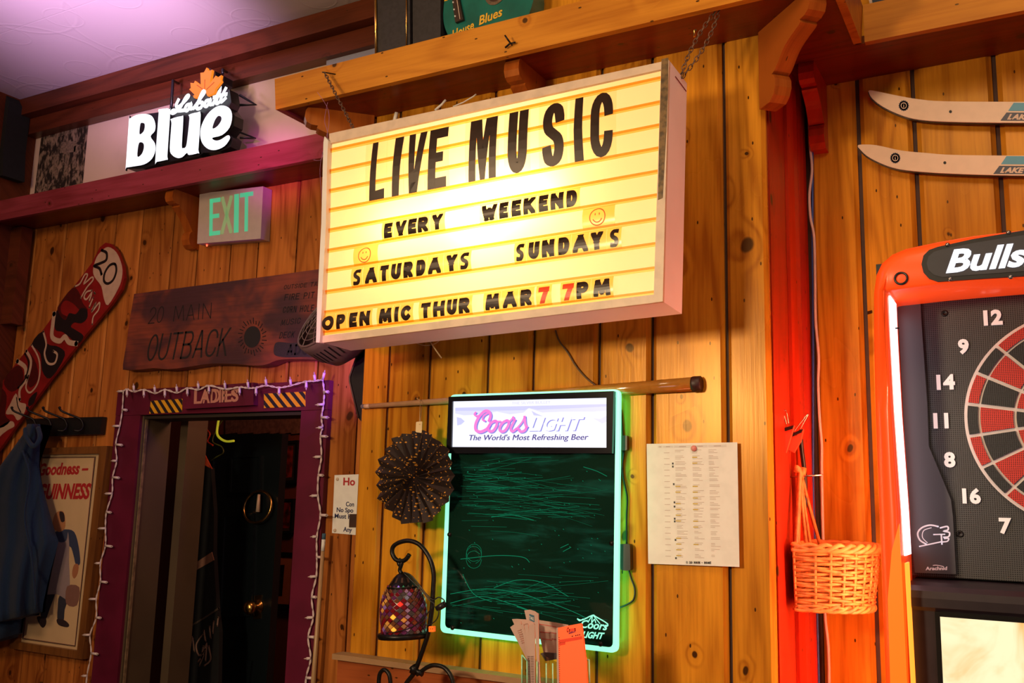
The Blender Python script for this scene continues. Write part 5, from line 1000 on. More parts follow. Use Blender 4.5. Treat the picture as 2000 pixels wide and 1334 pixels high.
# ------------------------------------------------------------------ mosaic lantern on iron stand
def c8(pts, Y): return [at(700 + x * .2278, 1030 + y * .2278, Y) for x, y in pts]
LYY = 1.93
st = thing('lantern_stand', 'black wrought-iron shepherd hook stand with scrolled foot in front of the rail', 'stand')
mb = MB(); pth = smooth(c8([(437, 232), (410, 272), (370, 290), (320, 275), (290, 220), (300, 165), (350, 130), (430, 115), (510, 140), (570, 200), (620, 290), (645, 400), (640, 540), (630, 700), (600, 900), (560, 1030), (510, 1170), (470, 1260), (410, 1340), (370, 1450)], LYY), 5); mb.tube(pth, [.0055] * len(pth), 10); obj('hook_rod', mb, M['darkmetal'], st)
mb = MB(); mb.tube(smooth(c8([(500, 1262), (540, 1235), (590, 1200), (650, 1182), (730, 1200), (785, 1260), (812, 1334), (820, 1450)], LYY), 5), .0052, 8); obj('scroll', mb, M['darkmetal'], st)
mb = MB(); mb.tube(smooth(c8([(172, 1450), (175, 1334), (185, 1255), (222, 1222), (262, 1258), (275, 1334), (275, 1450)], LYY), 5), .0052, 8); obj('scroll', mb, M['darkmetal'], st)
mb = MB(); mb.tube(c8([(465, 1190), (480, 1215), (470, 1250)], LYY - .002), .010, 8); mb.tube(c8([(475, 1215), (550, 1262)], LYY - .004), .006, 8); obj('binding', mb, M['darkmetal'], st, kind='stuff')
# lantern
lt = thing('lantern', 'bell-shaped mosaic glass lantern hanging from the iron hook', 'lantern')
top = c8([(370, 385)], LYY)[0]; sc_ = (c8([(222, 700)], LYY)[0] - c8([(550, 700)], LYY)[0]).length / 2
LC = c8([(385, 500)], LYY)[0]; H = (c8([(385, 500)], LYY)[0].z - c8([(395, 900)], LYY)[0].z); LM = Matrix.Translation(LC) @ Matrix.Rotation(math.radians(-4), 4, 'Y')
def lr(v): # radius of glass at depth v 0..1
    pts = [(0, .62), (.08, .74), (.2, .86), (.35, .95), (.5, 1.0), (.7, .99), (.85, .95), (1.0, .96)]
    for (a, ra), (b, rb) in zip(pts[:-1], pts[1:]):
        if a <= v <= b: return sc_ * (ra + (rb - ra) * (v - a) / (b - a))
    return sc_ * .96
gpro = [(lr(k / 12), -H * k / 12) for k in range(13)]
mb = MB(); mb.lathe(gpro, LM, 28); obj('glass', mb, paint('dark_grout_glass', (.035, .008, .012), .3, spec=.6), lt)
mb = MB(); mb.lathe([(sc_ * .97, -H), (sc_ * 1.10, -H - .001), (sc_ * 1.14, -H - .006), (sc_ * 1.10, -H - .013), (sc_ * .9, -H - .013), (sc_ * .85, -H - .006)], LM, 28); obj('base_rim', mb, M['darkmetal'], lt)
mb = MB(); mb.lathe([(0, .030), (.010, .030), (.016, .026), (sc_ * .40, .020), (sc_ * .55, .008), (sc_ * .66, -.0), (sc_ * .72, -.002), (sc_ * .70, -.006), (sc_ * .60, -.007)], LM, 28); cp = obj('cap', mb, M['darkmetal'], lt)
mb = MB()
for k in range(12):
    a = k * math.pi / 6; mb.mesh([LM @ Vector((r_ * math.cos(a + d), r_ * math.sin(a + d), z_)) for r_, d, z_ in ((sc_ * .56, -.09, .0085), (sc_ * .56, .09, .0085), (sc_ * .43, .09, .0195), (sc_ * .43, -.09, .0195))], [(0, 1, 2, 3)])
obj('cutout', mb, M['groove'], cp, kind='stuff')
mb = MB(); mb.tube(smooth(c8([(362, 275), (345, 300), (360, 330), (375, 300), (362, 340), (355, 370), (372, 395)], LYY), 3), .005, 8); obj('hanger', mb, M['darkmetal'], lt)
cols = {'purple': (.10, .02, .09), 'brown': (.13, .045, .02), 'wine': (.14, .006, .012), 'violet': (.22, .12, .40), 'gold': (.62, .30, .07), 'grey': (.06, .055, .06), 'green': (.05, .35, .2), 'tan': (.30, .15, .07)}
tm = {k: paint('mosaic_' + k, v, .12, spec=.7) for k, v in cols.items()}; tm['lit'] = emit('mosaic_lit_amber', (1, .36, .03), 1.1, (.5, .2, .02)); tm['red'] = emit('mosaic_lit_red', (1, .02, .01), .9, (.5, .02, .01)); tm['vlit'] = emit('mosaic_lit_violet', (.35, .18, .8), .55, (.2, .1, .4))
base = D.meshes.new('mosaic_tile'); s5 = .5; base.from_pydata([(-s5, 0, 0), (0, 0, -s5), (s5, 0, 0), (0, 0, s5), (-s5 * .8, -.18, 0), (0, -.18, -s5 * .8), (s5 * .8, -.18, 0), (0, -.18, s5 * .8)], [], [(4, 5, 6, 7), (0, 1, 5, 4), (1, 2, 6, 5), (2, 3, 7, 6), (3, 0, 4, 7)])
tmesh = {k: base.copy() for k in tm}
for k in tm: tmesh[k].materials.append(tm[k])
NR, NC = 15, 20; used = set()
for i in range(NR):
    v = (i + .5) / NR; z_ = -H * v; r_ = lr(v)
    for j in range(NC):
        a = 2 * math.pi * (j + .5 * (i % 2)) / NC
        px = math.cos(a)
        if math.sin(a) > .35: continue
        k = rs.choices(list(cols), [5, 4, 6, 1, .6, 4 if px > .3 else 1, .25 if px > .2 else 0, 2])[0]
        f = (px, v)
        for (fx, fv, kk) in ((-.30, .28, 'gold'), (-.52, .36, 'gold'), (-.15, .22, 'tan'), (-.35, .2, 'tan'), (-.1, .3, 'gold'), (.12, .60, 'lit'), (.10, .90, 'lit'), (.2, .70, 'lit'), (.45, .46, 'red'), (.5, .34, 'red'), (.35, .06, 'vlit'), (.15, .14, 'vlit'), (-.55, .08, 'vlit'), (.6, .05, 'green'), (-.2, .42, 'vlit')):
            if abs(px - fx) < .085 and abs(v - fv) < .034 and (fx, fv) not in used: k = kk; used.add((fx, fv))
        o = D.objects.new('mosaic_tile', tmesh[k]); C.objects.link(o); o.parent = lt
        wx = 2 * math.pi * r_ / NC * .93; hz = H / NR * 1.86
        o.matrix_world = LM @ Matrix.Translation((r_ * math.cos(a), r_ * math.sin(a), z_)) @ Matrix.Rotation(a + math.pi / 2, 4, 'Z') @ Matrix.Diagonal((wx, .008, hz, 1))
cbl = thing('lamp_cord', 'thin black cord looped around the lantern with a small plug', 'cord')
mb = MB(); mb.tube(smooth(c8([(390, 385), (450, 410), (520, 490), (580, 570), (640, 620), (690, 600), (735, 625), (740, 660)], LYY - .012), 5), .0016, 5); mb.tube(smooth(c8([(395, 395), (440, 440), (540, 540), (610, 625), (650, 660), (600, 730), (540, 800), (450, 860), (330, 895), (235, 905)], LYY - .055), 5), .0014, 5); mb.tube(smooth(c8([(655, 680), (690, 720), (670, 790), (610, 835), (560, 830)], LYY - .012), 5), .0014, 5); obj('wire', mb, M['black'], cbl, kind='stuff')
mb = MB(); mb.tube(c8([(672, 698), (700, 682), (742, 658)], LYY - .012), [.006, .0075, .0075], 8); obj('plug', mb, M['black'], cbl)
pl = XZ(LYY - .02); mb = MB(); q = [(839, 1223), (849, 1223), (849, 1234), (839, 1234)]; mb.prism(pl, corner_round(pxpoly(pl, q), .002), -.004, .004); o = obj('usb_plug', mb, emit('orange_plug', (1, .16, .01), .45, (.8, .14, .01)), None, 'tiny bright orange plug clinging to the iron rod', 'plug')
mb = MB()
for x in (842, 846): mb.prism(pl, pxpoly(pl, [(x, 1227), (x + 1.4, 1227), (x + 1.4, 1228.6), (x, 1228.6)]), .0042, .0045)
obj('slot', mb, M['black'], o, kind='stuff')
# ------------------------------------------------------------------ leaflet rack, papers, pads
def d3(pts): return [(960 + x * .1154, 1180 + y * .1154) for x, y in pts]
RY_ = 1.80; ps = paint('newsprint', (.46, .30, .26), .8, noise=.06)
def sheet(name, pts, Y, th_, mat, label=None, cat=None, parent=None, group=None):
    pl = XZ(Y); mb = MB(); mb.prism(pl, pxpoly(pl, d3(pts)), -th_, 0); return obj(name, mb, mat, parent, label, cat, group), pl
hold = thing('leaflet_holder', 'clear acrylic leaflet holder below the menu board', 'holder'); ac = film('clear_acrylic', (.80, .86, .80), .1, .14); ge2 = film('acrylic_edge', (.45, .85, .62), .1, .25)
for pts, Y in (([(515, 860), (600, 960), (610, 1500), (515, 1500)], 1.79), ([(735, 960), (830, 840), (1120, 1000), (1120, 1500), (740, 1500)], 1.81), ([(1600, 935), (1655, 945), (1665, 1500), (1610, 1500)], 1.80)):
    pl = XZ(Y); mb = MB(); mb.prism(pl, pxpoly(pl, d3(pts)), -.003, 0); obj('pane', mb, ac, hold)
for pts in ([(515, 860), (600, 960)], [(512, 860), (515, 1500)], [(600, 960), (605, 1500)], [(770, 970), (770, 1500)], [(925, 1000), (930, 1500)], [(1035, 1000), (1040, 1500)], [(1600, 935), (1655, 945)], [(1652, 945), (1662, 1500)]):
    mb = MB(); q = d3(pts); mb.tube([at(x, y, 1.785) for x, y in q], .0016, 4); obj('edge', mb, paint('acrylic_glint', (.35, .75, .52), .2), hold)
o, pl = sheet('newspaper', [(345, 255), (420, 250), (600, 265), (720, 330), (735, 900), (640, 900), (500, 600)], 1.835, .004, ps, 'back newspaper of the bunch in the clear holder, its top corner curling left', 'newspaper', None, 'papers in the clear holder')
o, pl = sheet('newspaper', [(315, 390), (400, 330), (490, 290), (560, 560), (640, 870), (610, 960)], 1.812, .003, ps, 'newspaper fanned out farthest left in the clear holder', 'newspaper', None, 'papers in the clear holder')
mb = MB(); q = d3([(440, 455), (490, 430), (530, 600), (500, 640)]); script(mb, pl, [[(1012 + k * 1.3, 1232 + k * 4), (1018 + k * 1.3, 1230 + k * 4)] for k in range(7)], 1.1, .0005, .0008); obj('print', mb, paint('faded_red_print', (.42, .16, .13), .8), o)
for k, (a, b) in enumerate(((500, 545), (555, 620), (632, 732))):
    o, pl = sheet('newspaper', [(a, 350 + 4 * k), (b - 12, 335), (b, 350), (640 + (b - 500) * .38 if k < 2 else 735, 930), (735 - (2 - k) * 40, 1500), (630 + k * 20, 1500), (615 + k * 15, 930)], 1.797 - k * .003, .0025, ps, ['narrow folded newspaper second from the left in the clear holder', 'folded newspaper behind the thickest one in the clear holder', 'thick folded newspaper stack with rows of dashes on its fold'][k], 'newspaper', None, 'papers in the clear holder')
mb = MB(); pl = XZ(1.7905)
for k in range(22):
    for a, b in ((605, 650), (662, 712)):
        y = 880 + k * 28; mb.prism(pl, pxpoly(pl, d3([(a + k * .8, y), (b + k * .6, y), (b + k * .6, y + 9), (a + k * .8, y + 9)])), .0004, .0007)
obj('dash', mb, paint('dark_dash', (.10, .035, .03), .7), o, kind='stuff')
o, pl = sheet('newspaper', [(555, 105), (640, 95), (720, 118), (790, 165), (800, 900), (830, 1500), (790, 1500), (760, 900), (735, 330), (720, 320), (590, 262)], 1.788, .003, ps, 'tallest newspaper in the clear holder, rolled, with a blue printed block', 'newspaper', None, 'papers in the clear holder')
mb = MB(); mb.prism(pl, pxpoly(pl, d3([(640, 165), (722, 192), (728, 305), (645, 270)])), .0004, .0008); obj('blue_block', mb, paint('blue_print', (.03, .10, .16), .7), o)
mb = MB(); btext(mb, 'TAKE', pl, *d3([(650, 250), (722, 280), (645, 195)]), .0, .001, .0014); obj('lettering', mb, M['paper'], o)
o, pl = sheet('calendar_sheet', [(803, 270), (1000, 300), (1295, 350), (1295, 420), (1110, 470), (1108, 830), (880, 822), (820, 560)], 1.87, .002, paint('shaded_paper', (.42, .30, .26), .8, noise=.1), 'large open paper with red ruled lines behind the orange pad', 'paper')
mb = MB()
for a, b in (((805, 335), (1095, 385)), ((825, 470), (990, 485)), ((1000, 480), (1100, 495)), ((860, 585), (1020, 605)), ((1025, 585), (1105, 598))): script(mb, pl, [d3([a, b])], 1.0, .0005, .0009)
obj('ruled_line', mb, redp, o, kind='stuff')
sheet('dark_booklet', [(825, 835), (885, 815), (1108, 830), (1108, 930), (915, 965)], 1.855, .003, paint('navy_cover', (.05, .04, .05), .6), 'dark booklet lying under the ruled paper in the holder', 'booklet')
orng = emit('neon_orange_paper', (1, .10, .02), .35, (.95, .12, .03)); orn2 = paint('deep_orange_print', (.85, .04, .005), .6)
o, pl = sheet('orange_pad', [(1125, 400), (1300, 365), (1510, 325), (1520, 345), (1545, 540), (1585, 900), (1592, 910), (1620, 1500), (1150, 1500)], 1.775, .006, orng, 'neon orange tear-off pad standing in the clear holder', 'pad')
mb = MB(); mb.prism(pl, pxpoly(pl, d3([(1100, 402), (1124, 400), (1149, 1500), (1112, 1500)])), -.006, .0004); obj('spine', mb, ps, o)
mb = MB(); mb.prism(pl, pxpoly(pl, d3([(1145, 605), (1530, 540), (1535, 590), (1150, 660)])), .0003, .0006); mb.prism(pl, pxpoly(pl, d3([(1150, 655), (1245, 640), (1250, 680), (1152, 700)])), .0003, .0006); obj('printed_bar', mb, orn2, o, kind='stuff')
mb = MB(); script(mb, pl, [d3([(1300, 405), (1280, 430), (1290, 465)]), d3([(1320, 430), (1415, 415)]), d3([(1318, 455), (1418, 440)])], 2.2, .0003, .0008); obj('red_logo', mb, orn2, o)
mb = MB(); btext(mb, 'Million', pl, *d3([(1308, 508), (1420, 472), (1310, 478)]), .03, .0004, .0008); script(mb, pl, [d3([(x, 542 - (x - 1370) * .2), (x + 6, 540 - (x - 1370) * .2)]) for x in (1366, 1425, 1457, 1488)], 1.6, .0004, .0008)
for k in range(24): script(mb, pl, [d3([(1142 + k * .5, 565 + 36 * k), (1148 + k * .5, 565 + 36 * k)])], 1.0, .0004, .0007)
obj('purple_print', mb, paint('purple_print', (.22, .01, .10), .6), o)
# shelf cap carrying the stand and the holder
dk_ = thing('side_shelf', 'low wooden shelf under the menu board, mostly below the frame', 'shelf')
mb = MB(); mb.box(-1.60, -.62, 1.70, CH - .05, E - .66, E - .635); obj('board', mb, M['pine_h'], dk_)
# ------------------------------------------------------------------ schedule sheet
sh = thing('schedule_sheet', 'white league schedule sheet pinned on the boards between menu board and basket', 'paper'); pl = XZ(CH - .010)
q = [(1263, 867), (1441, 864), (1446, 1107), (1266, 1101)]; mb = MB(); n = 8
g_ = []
for i in range(n + 1):
    r0 = []
    for j in range(n + 1):
        u, v = i / n, j / n; x = (1263 + 3 * v) * (1 - u) + (1441 + 5 * v) * u; y = (867 + 234 * v) * (1 - u) + (864 + 243 * v) * u
        r0.append(pl.P(*pl.uv(x, y), .004 * u * u + .003 * v * u))
    g_.append(r0)
for i in range(n):
    for j in range(n): mb.face([g_[i][j], g_[i + 1][j], g_[i + 1][j + 1], g_[i][j + 1]], 0, True)
obj('sheet', mb, M['paper'], sh)
def SP(u, v, e=.0004): x = (1263 + 3 * v) * (1 - u) + (1441 + 5 * v) * u; y = (867 + 234 * v) * (1 - u) + (864 + 243 * v) * u; return pl.P(*pl.uv(x, y), .004 * u * u + .003 * v * u + e)
def bar(mb, u0, u1, v0, v1, e=.0005): mb.face([SP(u0, v0, e), SP(u1, v0, e), SP(u1, v1, e), SP(u0, v1, e)])
mb = MB(); hl = MB(); dots = MB(); rq = random.Random(3)
for k in range(19):
    v = .055 + k * .0475; bar(mb, .19, .25, v + .02, v + .024)
    for c0, wd_ in ((.31, .13), (.50, .13), (.68, .12)):
        for s3 in range(rq.choice([2, 3, 3])): bar(mb, c0 + .0008 * k, c0 + wd_ * rq.uniform(.4, 1), v + .012 * s3, v + .012 * s3 + .0035)
        if rq.random() < (.55 if c0 == .31 else .6 if c0 == .5 else 0): bar(hl, c0, c0 + .055, v + .010, v + .018, .0007)
for u, v in ((.285, .165), (.285, .19), (.292, .335), (.297, .485), (.297, .52), (.297, .62), (.297, .642), (.303, .795), (.305, .945)): bar(dots, u - .008, u + .009, v - .007, v + .009, .0009)
for a, b in ((.125, .17), (.18, .29), (.30, .49), (.50, .67), (.68, .88)): bar(mb, a, b, .020, .0225); bar(mb, a, b, .031, .0335); bar(mb, a + (b - a) * .3, a + (b - a) * .7, .0245, .0285)
obj('faint_print', mb, paint('faint_grey_ink', (.50, .40, .37), .8), sh, kind='stuff'); obj('highlight', hl, paint('yellow_highlighter', (.55, .38, .04), .8), sh, kind='stuff'); obj('ink_blot', dots, blkp, sh, kind='stuff')
mb = MB(); p5 = XZ(CH - .0145); word(mb, 'C 20 MAIN - HOME', p5, (1340, 1100.5), (1389, 1101.5), (1340, 1096), .2, 0, .0004); obj('handwriting', mb, blkp, sh)
mb = MB(); mb.lathe([(0, .005), (.006, .004), (.007, 0)], Matrix.Translation(pl.P(*pl.uv(1356, 876), .0035)) @ Matrix.Rotation(math.pi / 2, 4, 'X'), 12); obj('push_pin', mb, paint('pale_red_pin', (.7, .25, .22), .4), sh)
# ------------------------------------------------------------------ cables in the corner
mb = MB(); mb.tube(smooth([at(x, y, 2.405) for x, y in ((1578, 160), (1579, 207), (1582, 283), (1586, 331), (1581, 379), (1583, 424), (1590, 463), (1592, 540), (1593, 624), (1599, 697), (1598, 750), (1601, 820), (1605, 870), (1605, 914), (1607, 1025), (1609, 1090), (1611, 1195), (1618, 1266), (1620, 1360))], 5), .0036, 6)
obj('cable', mb, paint('white_cable', (.62, .50, .47), .4), None, 'white cable running down the wall corner right of the pier', 'cable')
mb = MB(); mb.tube(smooth([at(x, y, 2.412) for x, y in ((1583, 165), (1586, 230), (1587, 330), (1587, 500), (1588, 600), (1588, 860), (1589, 988), (1592, 1062), (1596, 1195), (1600, 1360))], 5), .0030, 6)
obj('cable', mb, paint('blue_cable', (.02, .07, .35), .4), None, 'thin blue cable running beside the white one in the corner', 'cable')
mb = MB(); mb.tube(smooth([at(x, y, 2.27) for x, y in ((1564, 858), (1566, 880), (1571, 920), (1573, 960), (1571, 1010))], 5), .0055, 6); obj('rubber_tube', mb, M['black'], None, 'short black rubber tube hanging behind the basket handle', 'tube')
# binder clips on the red post
wirem2 = paint('clip_wire', (.6, .45, .4), .2, 1.0); redpap = paint('red_card', (.75, .06, .02), .6)
for (Yc, body, wires, lb) in ((2.20, [(1527, 838), (1551, 831), (1545, 850), (1535, 884), (1524, 883)], [[(1537, 829), (1531, 806), (1536, 803), (1541, 828)]], 'black binder clip holding red card, left one of the pair on the red post'), (2.225, [(1540, 850), (1569, 838), (1563, 862), (1550, 884), (1536, 876)], [[(1545, 851), (1573, 815), (1578, 812), (1556, 851)]], 'binder clip with long wire loops, right one of the pair on the red post')):
    cl_ = thing('binder_clip', lb, 'binder clip'); pl = XZ(Yc); mb = MB(); mb.prism(pl, pxpoly(pl, body), -.012, 0); obj('red_card', mb, redpap, cl_)
    mb = MB(); b0 = body; mb.prism(pl, pxpoly(pl, [b0[0], b0[1], (b0[1][0] - 3, b0[1][1] + 7), (b0[0][0] + 1, b0[0][1] + 6)]), .0005, .006); obj('clip_body', mb, M['black'], cl_)
    mb = MB(); mb.tube(smooth([pl.P(*pl.uv(*p), .004) for p in wires[0]], 4), .0013, 6); obj('wire_handle', mb, wirem2, cl_)
# ------------------------------------------------------------------ wicker basket
wk = thing('wicker_basket', 'half-round orange wicker wall basket hanging between pier and dart machine', 'basket'); wic = paint('wicker', (.66, .22, .05), .5, noise=.35, nscale=60, col2=(.46, .12, .025))
bx0 = CX1 + .020; zt_, zb_ = E - .098, E - .232; ycen, hw, dep = 2.275, .112, .160
def bp(a, z, off=0):  # a from 0..pi around the bulge, then flat back
    f = (z - zb_) / (zt_ - zb_); k = .90 + .10 * f; return Vector((bx0 + (dep + off) * k * math.sin(a) ** .8 if 0 < a < math.pi else bx0, ycen - (hw + off) * k * math.cos(a), z - .012 * math.sin(a) * 0))
NA = 30; mb = MB()
for r_ in range(17):
    z = zb_ + .008 + (zt_ - zb_ - .022) * r_ / 16
    pts = [bp(math.pi * i / NA, z + .0018 * math.sin(i * .7 + r_ * 2.3), .0040 * math.sin(math.pi * (i / 2 + r_))+ .0032 * (1 if (i // 2 + r_) % 2 else -1)) for i in range(NA + 1)]; pts += [Vector((bx0, ycen + hw * .95 - (hw * 1.9) * j / 6, z)) for j in range(1, 6)]
    mb.tube(pts, .0034, 6, closed=True)
obj('weave', mb, wic, wk, kind='stuff')
for i in range(0, NA + 1, 2):
    mb = MB(); a = math.pi * i / NA; mb.tube([bp(a, zb_, 0), bp(a, (zb_ + zt_) / 2, .002), bp(a, zt_, 0)], .0035, 5); obj('stake', mb, wic, wk)
for z, tw in ((zt_, 1), (zb_ + .004, .8)):
    mb = MB()
    for ph in (0, 2.1, 4.2):
        full = [bp(math.pi * i / 60, z) for i in range(61)] + [Vector((bx0, ycen + hw - 2 * hw * j / 20, z)) for j in range(1, 20)]
        mb.tube([p + Vector((0, 0, .007 * tw * math.sin(i * .55 + ph))) + Vector((.005 * math.cos(i * .55 + ph), 0, 0)) for i, p in enumerate(full)], .0052 * tw, 6, closed=True)
    obj('braided_rim' if tw == 1 else 'braided_foot', mb, wic, wk, kind='stuff')
mb = MB(); mb.prism(Plane((0, 0, zb_ + .006), (1, 0, 0), (0, 1, 0)), [(bp(math.pi * i / NA, zb_).x, bp(math.pi * i / NA, zb_).y) for i in range(NA + 1)], -.002, .002); obj('bottom', mb, wic, wk)
hk = at(1549, 922, 2.24); hk.x = CX1 + .022
for i, (xb, yb) in enumerate(((1543, 1066), (1549, 1062), (1575, 1064), (1583, 1066), (1602, 1068))):
    yy = (2.18, 2.20, 2.26, 2.28, 2.32)[i]; p = at(xb, yb, yy); p.z = zt_; mid = hk.lerp(p, .45) + Vector((-.002, 0, .006 if i > 2 else 0)); mid.x = max(mid.x, CX1 + .022); p.x = max(p.x, CX1 + .022)
    mb = MB(); mb.tube(smooth([hk + Vector((0, 0, .004)), mid, p], 6), .0042 if i != 0 else .0055, 6); obj('handle_rod', mb, wic, wk)
mb = MB(); mb.tube([hk + Vector((.002 * i - .006, -.012 + .004 * i, .012 * math.sin(i * 1.2))) for i in range(7)], .007, 8); obj('handle_wrap', mb, wic, wk)
mb = MB(); mb.tube([hk + Vector((-.03, .0, -.012)), hk + Vector((.05, 0.0, -.006))], .0018, 6); obj('nail', mb, wirem2, wk)
# ------------------------------------------------------------------ skis
def ski(up, lo, logo_c, hole, st_, tx, lb):
    pl = XZ(2.402); k = thing('ski', lb, 'ski'); mb = MB(); U_ = smooth([Vector(p) for p in up], 4); L_ = smooth([Vector(p) for p in lo], 4)
    poly = pxpoly(pl, [tuple(p) for p in U_] + [tuple(p) for p in L_[::-1]]); mb.prism(pl, poly, 0, .004); obj('top_sheet', mb, paint('ski_cream', (.66, .47, .33), .35, noise=.05), k)
    mb = MB(); mb.prism(pl, [(u - .002, v - .001) for u, v in poly], -.010, -.0002); obj('core', mb, M['black'], k)
    cx_, cy_ = logo_c; mb = MB()
    for a0 in (0, math.pi / 4, math.pi / 8, 3 * math.pi / 8): mb.prism(pl, pxpoly(pl, [(cx_ + 10.5 * math.cos(a0 + j * math.pi / 2), cy_ + 11 * math.sin(a0 + j * math.pi / 2)) for j in range(4)]), .0042, .0046)
    nv = paint('navy_decal', (.012, .014, .05), .4); lg = obj('star_logo', mb, nv, k)
    mb = MB(); ring(mb, pl, pxpoly(pl, [(cx_ + 6 * math.cos(j * .5236), cy_ + 6.4 * math.sin(j * .5236)) for j in range(12)]), pxpoly(pl, [(cx_ + 4.6 * math.cos(j * .5236), cy_ + 5 * math.sin(j * .5236)) for j in range(12)]), .0047, .0050); script(mb, pl, [[(cx_, cy_ - 1.5), (cx_, cy_ + 4)], [(cx_, cy_ - 4), (cx_ + .3, cy_ - 3.5)]], 1.6, .0047, .0051); obj('letter', mb, M['cream'], lg)
    mb = MB(); mb.prism(pl, pxpoly(pl, [(hole[0] + 3 * math.cos(j * .6283), hole[1] + 3 * math.sin(j * .6283)) for j in range(10)]), .0042, .0046); obj('screw_hole', mb, M['darkmetal'], k)
    x, y = st_; mb = MB(); mb.prism(pl, pxpoly(pl, [(x + 14, y), (x + 130, y + 1), (x + 118, y + 16.5), (x + 3, y + 16)]), .0042, .0046); obj('blue_stripe', mb, paint('sky_blue_decal', (.05, .27, .42), .4), k)
    mb = MB(); mb.prism(pl, pxpoly(pl, [(x, y + 19), (x + 117, y + 20), (x + 106, y + 35.5), (x - 12, y + 35)]), .0042, .0046); nb = obj('navy_stripe', mb, nv, k)
    mb = MB(); btext(mb, 'LAKE', pl, (x + 1, y + 33), (x + 47, y + 33.5), (x + 4, y + 22.5), .05, .0047, .0051, .2); obj('lettering', mb, M['cream'], nb)
ski([(1696.7, 179), (1705, 178), (1753.6, 188), (1795, 195), (1847, 199), (2000, 200), (2300, 199), (2800, 196)], [(1696.7, 180), (1703.6, 193), (1726, 210), (1760.5, 226), (1795, 234.6), (1857, 239), (2000, 241), (2300, 241), (2800, 240)], (1765.6, 207.7), (1856.7, 219.4), (1966, 202), 0, 'upper of the two cream skis on the right wall')
ski([(1676, 287), (1680, 283.6), (1712, 284.6), (1760.5, 295), (1812, 300), (1864, 303.6), (2000, 305), (2300, 305), (2800, 303)], [(1676, 288), (1691.5, 303.6), (1712, 315.7), (1743, 328), (1781, 334.6), (1857, 340), (2000, 344), (2300, 346), (2800, 350)], (1749, 309.8), (1845.7, 319), (1952, 306), 0, 'lower of the two cream skis, just above the dart machine')

# ------------------------------------------------------------------ electronic dart machine
dm = thing('dart_machine', 'orange electronic dart machine with glowing header and dartboard', 'dart machine'); XC = .082; FY = 1.79
pf = XZ(FY); F = lambda pts: [pf.uv(*p) for p in pts]
outer = F([(1731, 1420), (1722, 1334), (1710, 1000), (1702, 800), (1699, 650), (1699, 565), (1704, 530), (1715, 507), (1737, 488), (1765, 476), (1830, 462), (1900, 450), (2000, 438)]); outer[0] = (outer[1][0] - .002, -1.05); tmax = outer[-1][1] + .006
inner = F([(1773, 1420), (1768, 1334), (1757, 1000), (1743, 800), (1735, 650), (1731, 574), (1731, 571), (1734, 569), (1742, 567.5), (1756, 566), (1830, 557), (1900, 550), (2000, 541)]); inner[0] = (inner[1][0], -1.05)
def mir(l, topz=None):
    r_ = [(2 * XC - u, v) for u, v in l[::-1]]; return l + ([(XC, topz)] if topz is not None else []) + r_
O_ = mir(outer, tmax); I__ = mir(inner, inner[-1][1] + .002)
cenz = -.2
def ins(l, d):  # inset each point towards board centre
    out = []
    for i, p in enumerate(l):
        a = Vector(l[max(i - 1, 0)]); b = Vector(l[min(i + 1, len(l) - 1)]); t = (b - a).normalized(); nn = Vector((t.y, -t.x)); out.append((p[0] + nn.x * d, p[1] + nn.y * d))
    return out
def LP(l, Y): return [Vector((u, Y, E + v)) for u, v in l]
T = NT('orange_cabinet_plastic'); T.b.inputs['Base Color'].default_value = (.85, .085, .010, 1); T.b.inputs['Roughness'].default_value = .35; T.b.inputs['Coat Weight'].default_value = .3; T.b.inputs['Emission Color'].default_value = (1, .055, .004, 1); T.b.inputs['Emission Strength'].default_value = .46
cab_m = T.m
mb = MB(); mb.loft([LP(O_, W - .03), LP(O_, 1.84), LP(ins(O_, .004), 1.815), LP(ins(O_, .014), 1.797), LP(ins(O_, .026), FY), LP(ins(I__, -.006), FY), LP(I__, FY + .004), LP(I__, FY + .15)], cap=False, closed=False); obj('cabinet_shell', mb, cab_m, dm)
strip = emit('white_pink_light_strip', (1, .80, .84), 3.0)
for sgn in (0, 1):
    a = F([(1732, 575), (1735, 650), (1743, 800), (1757, 1000), (1762, 1086)]); mb = MB(); loops = []
    for i, (u, v) in enumerate(a):
        uu = u + .0015; u2 = uu
        if sgn: uu = 2 * XC - uu; u2 = uu
        loops.append([Vector((uu, FY + .012, E + v)), Vector((uu + (.003 if not sgn else -.003), FY + .014, E + v)), Vector((uu + (.003 if not sgn else -.003), FY + .095, E + v)), Vector((uu, FY + .095, E + v))])
    mb.loft(loops, smooth=False); obj('light_strip', mb, strip, dm, 'glowing white light strip')
    for vy in (632, 826, 1038):
        v = pf.uv(1745, vy)[1]; u = F([(1740, vy)])[0][0] + .004; u = u if not sgn else 2 * XC - u
        mb = MB(); mb.tube([(u - .003, FY + .05, E + v), (u + .004, FY + .05, E + v)], .0016, 6); obj('rivet', mb, M['darkmetal'], dm)
